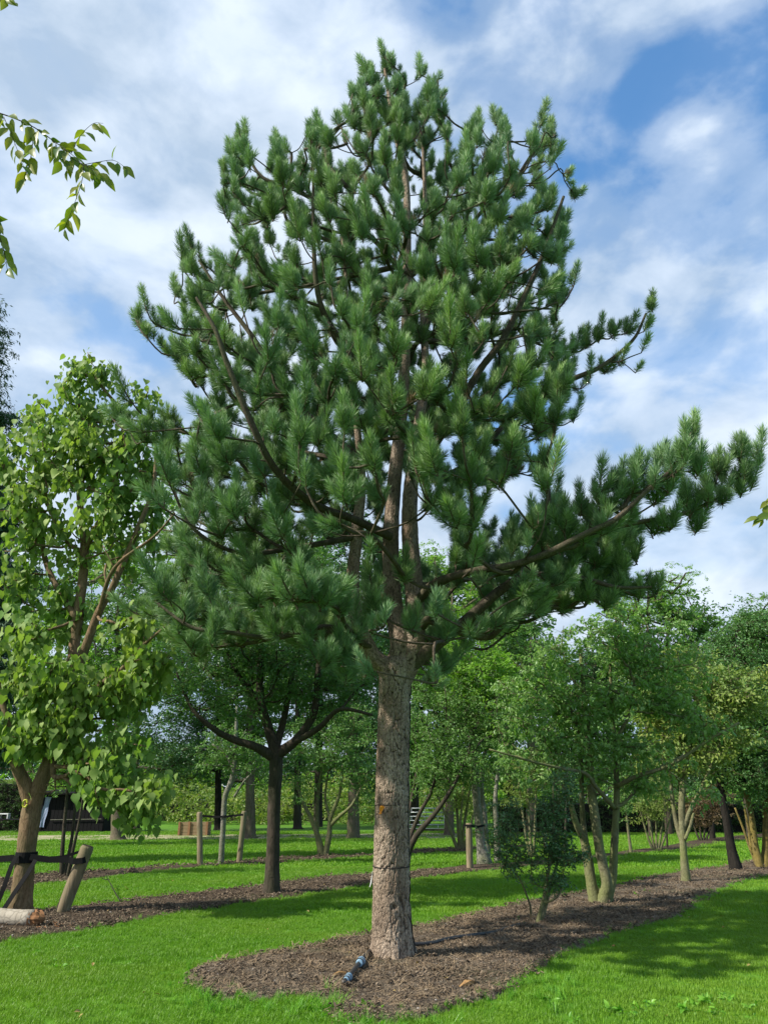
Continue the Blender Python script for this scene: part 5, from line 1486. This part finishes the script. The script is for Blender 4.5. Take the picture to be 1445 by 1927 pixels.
shade_wood = plain_mat('deep_shade_boards', (0.003, 0.003, 0.004), (0.007, 0.006, 0.007), .8, .2, scale=6)  # near-black colour paints deep shade into the boards
tarp = plain_mat('blue_grey_tarpaulin', (0.25, 0.30, 0.42), (0.16, 0.2, 0.30), .6, .3, scale=3)
white = plain_mat('white_paint', (0.72, 0.72, 0.70), (0.6, 0.6, 0.58), .5, .4, scale=4, bstr=.05)
roofm = plain_mat('deep_shade_roofing', (0.008, 0.008, 0.008), (0.012, 0.012, 0.012), .95, .05)  # roof colour blackened to stand for the deep shade
def shed():
    Y = sY + 1.2
    xa, xb = at(66, 1540, Y).x, at(196, 1540, Y).x
    z1 = 1.95
    o = empty('garden_shed', ((xa + xb) / 2, Y, 0), 'low timber shed coloured as deep shade behind the left tree, blue-grey sheet at its corner', 'shed')
    n = 18; w = (xb - xa) / n
    bm = MB(); bm.box((0, 0, 0), (w * .94, .03, z1), bev=.004); me = bm.mesh('board', [shade_wood])
    for i in range(n):
        b = bpy.data.objects.new('board', me); COL.objects.link(b); b.parent = o
        b.location = Vector((xa + w * (i + .5), Y + (.004 if i % 2 else 0), z1 / 2)) - o.location
    m2 = MB()
    m2.box((xa + .02, Y + 1.3, z1 / 2), (.04, 2.5, z1)); m2.box((xb - .02, Y + 1.3, z1 / 2), (.04, 2.5, z1)); m2.box(((xa + xb) / 2, Y + 2.55, z1 / 2), (xb - xa, .04, z1))
    m2.build('wall', shade_wood, o)
    r_ = MB(); r_.box(((xa + xb) / 2, Y + 1.2, z1 + .08), (xb - xa + .5, 3.1, .10), Euler((R(4), 0, 0)).to_matrix(), bev=.01); r_.build('roof', roofm, o)
    t = MB(); px0 = at(76, 1540, Y).x; 
    vs, fs = [], []
    for j in range(9):
        for i in range(4):
            z = 0.25 + j * .19
            vs.append((px0 + i * .10 + .16 * (j / 8) + .02 * math.sin(j * 1.3 + i), Y - .06 - .03 * math.sin(i * 2.1 + j * .5), z))
    for j in range(8):
        for i in range(3): fs.append((j * 4 + i, j * 4 + i + 1, (j + 1) * 4 + i + 1, (j + 1) * 4 + i))
    t.add(vs, fs).build('sheet', tarp, o)
    rl = MB(); rl.tube([(xa + .9, Y - .08, .62), (xb - .1, Y - .08, .66)], .02, 6); rl.build('rail', M['bark_grey'], o)
shed()
# white-topped garden table with shade put into its wood colour
def table():
    Y = sY + .3; c = at(10, 1540, Y)
    o = empty('garden_table', (c.x, Y, 0), 'dark low table at the left edge with a small white box on it', 'table')
    m = MB(); m.box((c.x, Y, .66), (2.2, .8, .05), bev=.01); m.build('table_top', shade_wood, o)
    for sx in (-1, 1):
        for sy in (-1, 1):
            l = MB(); l.box((c.x + sx * 1.0, Y + sy * .3, .32), (.06, .06, .64), bev=.006); l.build('leg', shade_wood, o)
    b = MB(); b.box((c.x - .05, Y, .69 + .24), (.52, .3, .06), bev=.01); b.box((c.x - .28, Y, .69 + .11), (.05, .3, .2)); b.box((c.x + .18, Y, .69 + .11), (.05, .3, .2))
    tag(b.build('white_stool', white), 'small white stool standing on the dark garden table at the left edge', 'stool')
table()

# ------------------------------------------------------------------ metal field gate
galv = plain_mat('galvanised_steel', (0.62, 0.64, 0.66), (0.48, 0.50, 0.52), .45, .5, .3, scale=8, bstr=.05)
def gate():
    Y = g(800, 1564).y; a = at(762, 1540, Y).x; b = at(836, 1540, Y).x
    zt = at(800, 1521, Y).z
    o = empty('field_gate', ((a + b) / 2, Y, 0), 'silver metal field gate of six bars standing behind the pine trunk', 'gate')
    zs = np.linspace(.12, zt, 6)
    for z in zs:
        m = MB(); m.tube([(a, Y, z), (b, Y, z)], .028, 8); m.build('bar', galv, o, True)
    for x in (a, b):
        m = MB(); m.tube([(x, Y, .10), (x, Y, zt + .02)], .035, 8); m.build('end_upright', galv, o, True)
    for i, z0 in enumerate(zs[:-1]):
        k = 2 if i % 2 else 3
        for q in range(k):
            x = a + (b - a) * (q + (.5 if i % 2 == 0 else .85)) / k
            if x > b - .05: continue
            m = MB(); m.tube([(x, Y, z0 + .02), (x, Y, zs[i + 1] - .02)], .018, 6); m.build('stay', galv, o, True)
    p = MB(); p.box((b + .18, Y, .7), (.16, .16, 1.4), bev=.01)
    tag(p.build('gate_post', M['stake']), 'square wooden post at the right end of the metal gate', 'post')
    k = MB(); k.box(((a + b) / 2, Y - .5, .07), (b - a, .12, .14), bev=.01)
    tag(k.build('kerb_beam', M['bark_brown']), 'low brown timber beam lying along the foot of the metal gate', 'beam')
gate()

# ------------------------------------------------------------------ wooden planter
wood_red = plain_mat('red_brown_timber', (0.30, 0.16, 0.08), (0.20, 0.11, 0.055), .7, .2, scale=5, stretch=(1, 1, 6))
wood_ply = plain_mat('pale_brown_timber', (0.30, 0.22, 0.12), (0.22, 0.16, 0.09), .7, .2, scale=5, stretch=(6, 1, 1))
def planter():
    Y = g(360, 1573).y; a = at(338, 1560, Y).x; b = at(390, 1560, Y).x; h = at(360, 1547, Y).z
    o = empty('wooden_planter', ((a + b) / 2, Y, 0), 'reddish wooden crate planter standing on the far path left of the young tree', 'planter')
    for q in range(4):
        z = h * (q + .5) / 4
        m = MB(); m.box(((a + b) / 2, Y, z), (b - a - .04, .03, h / 4 - .012), bev=.003); m.build('plank', wood_ply, o)
        m = MB(); m.box(((a + b) / 2, Y + .9, z), (b - a - .04, .03, h / 4 - .012), bev=.003); m.build('plank', wood_ply, o)
        for x in (a, b):
            m = MB(); m.box((x, Y + .45, z), (.03, .86, h / 4 - .012), bev=.003); m.build('plank', wood_ply, o)
    for x in (a, a + (b - a) * .36, a + (b - a) * .70, b):
        m = MB(); m.box((x, Y - .045, h / 2 + .01), (.10, .05, h + .02), bev=.005); m.build('batten', wood_red, o)
    m = MB(); m.box(((a + b) / 2, Y + .45, h * .8), (b - a - .06, .84, .04)); m.build('soil', M['soil_under'], o)
planter()

# ------------------------------------------------------------------ stakes and straps
def stake(label, base, top, r0, r1, group=None, name='round_stake', cut=.35, par=None):
    o = empty(name, base, label, 'stake', group)
    base = Vector(base); top = Vector(top); d = (top - base).normalized()
    m = MB(); b0 = base - d * .08
    pts = [b0.lerp(top, t) for t in (0, .05, .2, .4, .6, .8, .97, 1.0)]
    rr = [r0 + (r1 - r0) * t for t in (0, .05, .2, .4, .6, .8, .97)] + [r1 * .86]
    m.tube(pts, rr, 20, 0, True, .01)
    m.build('shaft', M['stake'], o, True)
    c = MB(); c.tube([top + d * .001, top + d * .006], [r1 * .82, r1 * .78], 20); c.build('cut_end', M['stake_top'], o)
    return o
b = g(115, 1722); 
t = at(166, 1592, b.y + .02)
stake('thick weathered post leaning right beside the left tree, black strap round it', b, t, .100, .098, name='leaning_post')
b2 = g(-75, 1716); t2 = at(-95, 1605, b2.y)
stake('weathered post just outside the left edge that holds the other strap', b2, t2, .09, .09, name='strap_post')
TL = g(38, 1722)
def strap(name, label, pts, w, th=.008, sidew=None):
    m = MB(); pts = [Vector(p) for p in pts]; vs, fs = [], []
    n = len(pts)
    for i, p in enumerate(pts):
        t_ = (pts[min(i + 1, n - 1)] - pts[max(i - 1, 0)]).normalized()
        up = sidew or Vector((0, 0, 1)); up = (up - t_ * up.dot(t_)).normalized(); nn = t_.cross(up)
        for sx, sy in ((-1, -1), (1, -1), (1, 1), (-1, 1)): vs.append(p + up * w * .5 * sx + nn * th * .5 * sy)
    for i in range(n - 1):
        for k in range(4): fs.append((i * 4 + k, i * 4 + (k + 1) % 4, i * 4 + 4 + (k + 1) % 4, i * 4 + 4 + k))
    fs.append((0, 1, 2, 3)); fs.append(tuple(n * 4 - 4 + k for k in (3, 2, 1, 0)))
    return tag(m.add(vs, fs).build(name, M['rubber']), label, 'strap')
Y0 = TL.y
zc = at(50, 1613, Y0).z; xc = at(50, 1613, Y0).x; rt = .155
ring = [(xc + math.cos(a) * rt, Y0 + math.sin(a) * rt, zc) for a in np.linspace(0, 2 * math.pi, 25)]
strap('trunk_strap', 'wide black rubber band wound round the trunk of the left tree', ring, .15, .012)
pr = at(150, 1620, Y0)
strap('rubber_strap', 'black rubber strap running right from the left tree to the leaning post', [(xc + .12, Y0 - .14, zc + .01), (xc + .4, Y0 - .12, zc - .025), (xc + .7, Y0 - .11, zc - .03), (pr.x - .05, Y0 - .12, pr.z), (pr.x + .09, Y0 - .12, pr.z + .01), (pr.x + .125, Y0, pr.z + .03)], .085)
strap('rubber_strap', 'thin black upper strap from the left tree to the top of the leaning post', [(xc + .14, Y0 - .05, zc - .02), (xc + .55, Y0 + .04, zc), tuple(at(150, 1603, Y0 + .06)), tuple(at(156, 1600, Y0 + .12))], .04)
strap('rubber_strap', 'black strap running level to the left edge from the left tree', [(xc - .12, Y0 - .14, zc), (xc - .5, Y0 - .1, zc - .03), (at(-80, 1615, Y0).x, Y0 - .05, at(-80, 1617, Y0).z)], .09)
strap('rubber_strap', 'loose black strap hanging from the left tree steeply down to the lower left', [tuple(at(35, 1607, Y0 - .18)), tuple(at(22, 1630, Y0 - .22)), tuple(at(8, 1670, Y0 - .25)), tuple(at(-10, 1715, Y0 - .25))], .07, sidew=Vector((1, 0, .3)))
strap('rubber_strap', 'black strap crossing the foot of the left trunk diagonally', [tuple(at(68, 1618, Y0 - .17)), tuple(at(52, 1645, Y0 - .23)), tuple(at(28, 1680, Y0 - .30)), tuple(at(2, 1720, Y0 - .36))], .07, sidew=Vector((1, 0, .3)))
# yellow mark on the trunk
yl = MB(); q = at(48, 1512, Y0 - .20); ring2 = [(q.x + math.cos(a) * .035, q.y + .0, q.z + math.sin(a) * .052) for a in np.linspace(.2, 6.1, 16)]
yl.tube(ring2, .014, 6)
tag(yl.build('yellow_ring_mark', plain_mat('yellow_paint', (.55, .55, .05), (.45, .45, .04), .6)), 'small yellow ring fixed on the left tree just below its fork', 'ring')
# two stakes of the young tree
for (bx, by, tx, ty, lab) in ((377, 1631, 376, 1528, 'left upright stake of the young tree in the far bed'), (450, 1626, 460, 1526, 'right stake of the young tree, tilting slightly, in the far bed')):
    bb = g(bx, by); stake(lab, bb, at(tx, ty, bb.y), .076, .072, 'pair of stakes at the young tree')
bb = g(418, 1628)
strap('rubber_strap', 'black tie between the two stakes and the young tree', [tuple(at(378, 1535, bb.y - .09)), tuple(at(400, 1537, bb.y - .06)), tuple(at(422, 1537, bb.y - .1)), tuple(at(440, 1535, bb.y - .06)), tuple(at(458, 1533, bb.y - .1))], .055)
bb = g(884, 1636); stake('single round stake with flat top in the second bed right of the pine', bb, at(882, 1549, bb.y), .085, .082)
strap('rubber_strap', 'black tie from the single stake to the pale grey trunk', [tuple(at(872, 1553, bb.y - .07)), tuple(at(886, 1554, bb.y - .11)), tuple(at(898, 1556, bb.y + .1)), tuple(at(912, 1553, bb.y + .2))], .05)
for (bx, by, tx, ty) in ((998, 1600, 997, 1567), (1027, 1600, 1026, 1567)):
    bb = g(bx, by); stake(('left' if bx < 1010 else 'right') + ' one of two short pale stakes seen behind the evergreen shrub', bb, at(tx, ty, bb.y), .06, .06, 'two short pale stakes behind the evergreen shrub')

# the fallen log
logm = bark_mat('bleached_log_wood', (0.30, 0.26, 0.20), (0.48, 0.43, 0.35), None, 5, zs=1, bstr=.3)
brk = plain_mat('rotten_orange_wood', (0.30, 0.15, 0.07), (0.12, 0.065, 0.035), .9, .1, scale=14, bstr=.8)
A_, B_ = g(-60, 1742), g(72, 1748)
lo = empty('fallen_log', A_, 'bleached round log lying at the foot of the left tree with a rotten broken end', 'log')
A_.z = B_.z = .125
m = MB(); m.tube([A_.lerp(B_, t) + Vector((0, 0, .01 * math.sin(t * 7))) for t in np.linspace(0, .93, 12)], .105, 22, 0, True, .02); m.build('log_body', logm, lo, True)
m = MB(); m.tube([A_.lerp(B_, t) for t in (.90, .95, .99, 1.03, 1.07)], [.104, .10, .088, .06, .02], 22, 0, True, .22); m.build('broken_end', brk, lo)
rs = np.random.RandomState(4)
for k in range(16):
    c = B_ + Vector((rs.uniform(-.1, .45), rs.uniform(-.25, .2), -.10)); c.z = .035
    f = MB(); f.box(c, (rs.uniform(.03, .10), rs.uniform(.02, .04), rs.uniform(.01, .03)), Euler((rs.normal(0, .5), rs.normal(0, .5), rs.rand() * 6)).to_matrix(), bev=.004)
    f.build('splinter', brk, lo)

# ------------------------------------------------------------------ irrigation pipe
pipe_m = plain_mat('black_pipe', (0.02, 0.02, 0.02), (0.045, 0.04, 0.035), .5, .4, scale=12)
blue = plain_mat('pale_blue_plastic', (0.23, 0.36, 0.46), (0.16, 0.27, 0.36), .5, .4, scale=30, bstr=.1)
def gz(px, py, dz):
    p = g(px, py); p.z = float(bed_height(p.x, p.y)) + dz; return p
pi = empty('irrigation_pipe', g(672, 1838), 'short black irrigation pipe with two pale blue couplings lying left of the pine foot', 'pipe')
p0, p1, p2, p3 = gz(703, 1804, .045), gz(685, 1822, .05), gz(668, 1842, .045), gz(646, 1868, .03)
m = MB(); m.tube(catmull([p0, p1, p2, p3], 6), .021, 14); m.build('pipe', pipe_m, pi, True)
def coupling(c, d, L, r_):
    d = d.normalized(); m = MB()
    xs = [-.5, -.48, -.36, -.33, -.30, -.12, -.10, .0, .03, .22, .25, .36, .48, .5]
    rr = [.70, .82, .86, 1.0, .96, 1.0, .86, .86, .98, 1.0, .88, .84, .74, .62]
    m.tube([c + d * L * x for x in xs], [r_ * q for q in rr], 18)
    o = m.build('coupling', blue, pi)
    for x in (-.08, .30):
        k = MB(); k.tube([c + d * L * x, c + d * L * (x + .07)], r_ * 1.01, 18); k.build('black_ring', pipe_m, o)
coupling(gz(678, 1832, .055), p3 - p0, .125, .044)
coupling(gz(654, 1860, .035), p3 - p1, .17, .034)
pp = [gz(775, 1790, .03), gz(810, 1786, .035), gz(850, 1777, .035), gz(900, 1768, .02), gz(930, 1761, .01), gz(975, 1749, .0), gz(1000, 1742, -.01)]
m = MB(); m.tube(catmull(pp, 6), .020, 12); tag(m.build('irrigation_pipe', pipe_m), 'long black irrigation pipe half buried in mulch running right from the pine foot', 'pipe')
# twigs lying on the bed
def twig(label, pix, r_, mat='bark_dark', side=None):
    m = MB(); pts = [gz(x, y, .02 + dz) for x, y, dz in pix]; m.tube(catmull(pts, 4), list(np.linspace(r_, r_ * .4, len(catmull(pts, 4)))), 6)
    if side:
        s = [gz(x, y, .02 + dz) for x, y, dz in side]; m.tube(s, [r_ * .6] * len(s), 5)
    tag(m.build('fallen_twig', M[mat]), label, 'twig')
twig('thin crooked twig lying above the black pipe in the front bed', [(815, 1760, .01), (840, 1764, .03), (865, 1767, .02), (890, 1772, .0)], .007)
twig('black twig sticking up beside the second bed, left of the dark forked tree', [(226, 1702, 0), (214, 1690, .05), (203, 1676, .12), (196, 1672, .2)], .012, 'bark_black', [(203, 1676, .12), (190, 1675, .13)])
# orange dug-up crumbs
crumb = plain_mat('ochre_wood_crumb', (0.42, 0.25, 0.10), (0.28, 0.16, 0.07), .9, .1, scale=20, bstr=.6)
m = MB(); c0 = gz(628, 1849, .012); c1 = gz(650, 1845, .015)
m.tube([c0, c0.lerp(c1, .4) + Vector((0, .01, .006)), c1], [.012, .02, .012], 8, 0, True, .3)
tag(m.build('bark_scrap', crumb), 'ochre scrap of wood beside the lower blue coupling', 'wood scrap')
m = MB(); c0 = gz(775, 1868, .01)
m.tube([gz(866, 1868, .006), gz(880, 1864, .016), gz(895, 1860, .008)], [.012, .03, .012], 8, 0, True, .35)
tag(m.build('bark_scrap', crumb), 'flat tan bark scrap near the grass edge of the front bed, right of the pine', 'wood scrap')
m = MB(); c = gz(771, 1800, .04); m.tube([c + Vector((math.cos(a) * .02, .0, math.sin(a) * .026 + .01)) for a in np.linspace(-1.2, 4.2, 12)], .007, 6)
tag(m.build('curled_root', M['stake']), 'little curled pale root loop at the right foot of the pine', 'root')

# ------------------------------------------------------------------ strings, tags and cable on the pine trunk
def trunk_r(z): 
    zz = [at(px, py, YT).z for px, py, rp in prof]; rr_ = [.95 * rp / FPX * depth(at(px, py, YT)) for px, py, rp in prof]; xx = [at(px, py, YT).x for px, py, rp in prof]
    return float(np.interp(z, zz, rr_)), float(np.interp(z, zz, xx))
string_m = plain_mat('dark_string', (0.02, 0.015, 0.012), (0.03, 0.025, 0.02), .8)
def ring_on_trunk(z, off, th, sag=0.0, ph=0.0):
    r_, x = trunk_r(z); pts = []
    for a in np.linspace(0, 2 * math.pi, 49):
        h, _ = bark_relief(a, z, r_)
        rr_ = r_ * (1 + .02 * math.sin(3 * a + z * 1.5)) + max(h, .006) + off
        pts.append((x + math.cos(a) * rr_, YT + math.sin(a) * rr_, z + sag * math.sin(a + ph)))
    m = MB(); m.tube(pts, th, 5); return m
z1_, z2_ = at(740, 1515, YT - .2).z, at(735, 1632, YT - .2).z
tag(ring_on_trunk(z1_, .003, .003).build('string_tie', string_m), 'thin dark string round the pine trunk at the orange tag', 'string')
tag(ring_on_trunk(z2_, .004, .006, .012).build('string_tie', string_m), 'thicker dark cord round the lower pine trunk', 'string')
orange = plain_mat('orange_ribbon', (0.80, 0.30, 0.015), (0.65, 0.2, 0.01), .5, .4, scale=30)
r_, x_ = trunk_r(z1_)
q = at(719, 1518, YT - r_ - .012)
m = MB(); vs = []
for j in range(7):
    for i in range(3):
        vs.append((q.x + (i - 1) * (.018 + .006 * math.sin(j)) - .006 * j * .6, q.y - .012 - .008 * math.sin(i * 1.5 + j * .9), q.z + .01 - j * .0145))
fs = [(j * 3 + i, j * 3 + i + 1, j * 3 + 4 + i, j * 3 + 3 + i) for j in range(6) for i in range(2)]
m.add(vs, fs); m.tube([q + Vector((.0, -.01, .006)), q + Vector((.02, -.014, -.004)), q + Vector((.026, -.012, -.016))], .006, 6)
o = m.build('ribbon_tag', orange); sd = o.modifiers.new('thick', 'SOLIDIFY'); sd.thickness = .002
tag(o, 'crumpled orange ribbon tag tied on the front of the pine trunk', 'tag')
q0 = at(701, 1640, YT - .05); 
m = MB(); m.tube([q0, q0 + Vector((-.008, 0, -.06)), q0 + Vector((-.014, 0, -.11)), q0 + Vector((-.03, 0, -.155))], [.003, .005, .009, .004], 6)
tag(m.build('white_tag', white), 'narrow white label hanging at the left side of the pine trunk', 'tag')
q1 = at(703, 1628, YT - .06); m = MB(); m.tube([q1, q1 + Vector((-.02, 0, .01)), q1 + Vector((-.05, -.01, -.03)), q1 + Vector((-.06, -.01, -.06))], .0022, 5)
tag(m.build('loose_thread', M['twig_green']), 'loose green thread end at the left side of the pine trunk', 'string')
pts = []
for z in np.linspace(.05, 3.0, 60):
    r_, x_ = trunk_r(z); a = -.30 + .10 * math.sin(z * 3.1) + .05 * math.sin(z * 9)
    h, _ = bark_relief(a, z, r_); rr_ = r_ + max(h, .0) + .006 + max(0, .04 * math.exp(-z / .1)) * 1.5
    pts.append((x_ + math.cos(a) * rr_, YT + math.sin(a) * rr_, z))
m = MB(); m.tube(pts, .0065, 6); tag(m.build('cable', M['rubber']), 'thin black cable running up the right side of the pine trunk', 'cable')

# ------------------------------------------------------------------ hanging branches close to the camera
def hang_leaf(name, seed):
    r = random.Random(seed); lv, lf = leaf_shape('lance'); mb = MB(); s = .072
    mb.add([Vector((v[0] * 1.12, v[1] + .08, v[2] + r.uniform(-.01, .01))) * s for v in lv], lf, 0, seed % 7 / 6)
    mb.tube([(0, 0, 0), (0, .09 * s, 0)], [.0012, .0009], 4, 1, False)
    return mb.mesh(name, [M['leaf_hang'], M['twig_green']], True)
HL = [hang_leaf('leaf', 600 + i) for i in range(7)]
def hanging(label, Y, twigs, step, seed, name='overhanging_branch', leaves=None, scale=1.0):
    r = random.Random(seed)
    p0 = at(twigs[0][0][0], twigs[0][0][1], Y)
    o = empty(name, p0, label, 'branch')
    m = MB()
    for tw in twigs:
        pts = [at(t_[0], t_[1], Y + (t_[2] if len(t_) > 2 else 0)) for t_ in tw]
        sm = catmull(pts, 8)
        L = sum((b_ - a_).length for a_, b_ in zip(sm, sm[1:]))
        rad0 = .0042 if tw is twigs[0] else .0020
        m.tube(sm, list(np.linspace(rad0, .0009, len(sm))), 6)
        acc = 0; nxt = step * .3; side = 1
        for a_, b_ in zip(sm, sm[1:]):
            acc += (b_ - a_).length
            while acc > nxt:
                d = (b_ - a_).normalized()
                s_ = d.cross(Vector((0, -1, 0))).normalized() * side
                y = (d * .55 + s_ * .6 + Vector((0, r.gauss(0, .35), -.75 + r.gauss(0, .2)))).normalized()
                nrm = Vector((r.gauss(0, .6), -.8, r.gauss(.3, .5))); nrm = (nrm - y * nrm.dot(y)).normalized(); x = y.cross(nrm)
                lf = bpy.data.objects.new('leaf', HL[r.randrange(7)]); COL.objects.link(lf); lf.parent = o
                lf.location = b_ - p0; lf.rotation_euler = Matrix((x, y, nrm)).transposed().to_euler()
                q = 1.4 * scale * r.uniform(.62, 1.12); lf.scale = (q, q, q)
                nxt += step * r.uniform(.6, 1.3); side = -side
    m.build('stem', M['bark_dark'], o, True)
    return o
hanging('overhanging branch with green and yellowing leaves entering high at the left edge', 3.0,
    [[(-60,200),(0,213),(60,237),(105,268),(135,290),(158,310,.05)],
     [(135,288),(150,258,.05),(175,233,.05),(195,232,.05)],
     [(158,310),(185,305,.05),(215,302,.1),(240,318,.1)],
     [(158,310),(155,340),(140,385),(122,430)],
     [(60,237),(62,275),(55,310),(48,335)],
     [(8,220),(25,260),(40,300),(52,330)],
     [(105,268),(115,300),(130,320)],
     [(120,280),(140,300),(175,318),(195,330,.1)]], .034, 3)
hanging('drooping leafy twig at the left edge halfway down the sky', 2.8, [[(-50,360),(-20,390),(0,445),(10,480),(14,505)], [(-40,380),(-20,410),(-5,425)]], .030, 5)
hanging('leaf tips showing in the top left corner', 2.8, [[(-30,-30),(0,-10),(20,5)]], .03, 6)
hanging('leafy twig tip at the right edge halfway up', 4.2, [[(1500,915),(1465,930),(1440,945)], [(1500,950),(1465,965),(1430,972)]], .026, 7, scale=1.15)

# ------------------------------------------------------------------ the far wood
n = 2600
x = nr.uniform(-85, 85, n); y = nr.uniform(84, 98, n); z = nr.rand(n) ** .8 * (4.0 + 4.5 * fbm(x, y * .2, .12, 2))
scatter('far_woodland', 'f_fardark', np.stack([x, y, z], 1), np.stack([nr.normal(0, .3, n), nr.normal(0, .3, n), nr.rand(n) * 6.28], 1), 2.6 + 1.6 * nr.rand(n))
n = 700
x = nr.uniform(-60, 60, n); y = nr.uniform(70, 80, n); z = nr.rand(n) * (1.5 + 3.0 * fbm(x, y * .2, .15, 2))
scatter('far_undergrowth', 'f_bright', np.stack([x, y, z], 1), np.stack([nr.normal(0, .3, n), nr.normal(0, .3, n), nr.rand(n) * 6.28], 1), 1.8 + 1.6 * nr.rand(n))

n = 520
x = nr.uniform(-26, 8, n); y = nr.uniform(56, 66, n); z = nr.rand(n) * (1.2 + 4.0 * fbm(x, y * .2, .22, 2))
scatter('light_undergrowth', 'f_yellow', np.stack([x, y, z], 1), np.stack([nr.normal(0, .3, n), nr.normal(0, .3, n), nr.rand(n) * 6.28], 1), 1.6 + 1.4 * nr.rand(n))
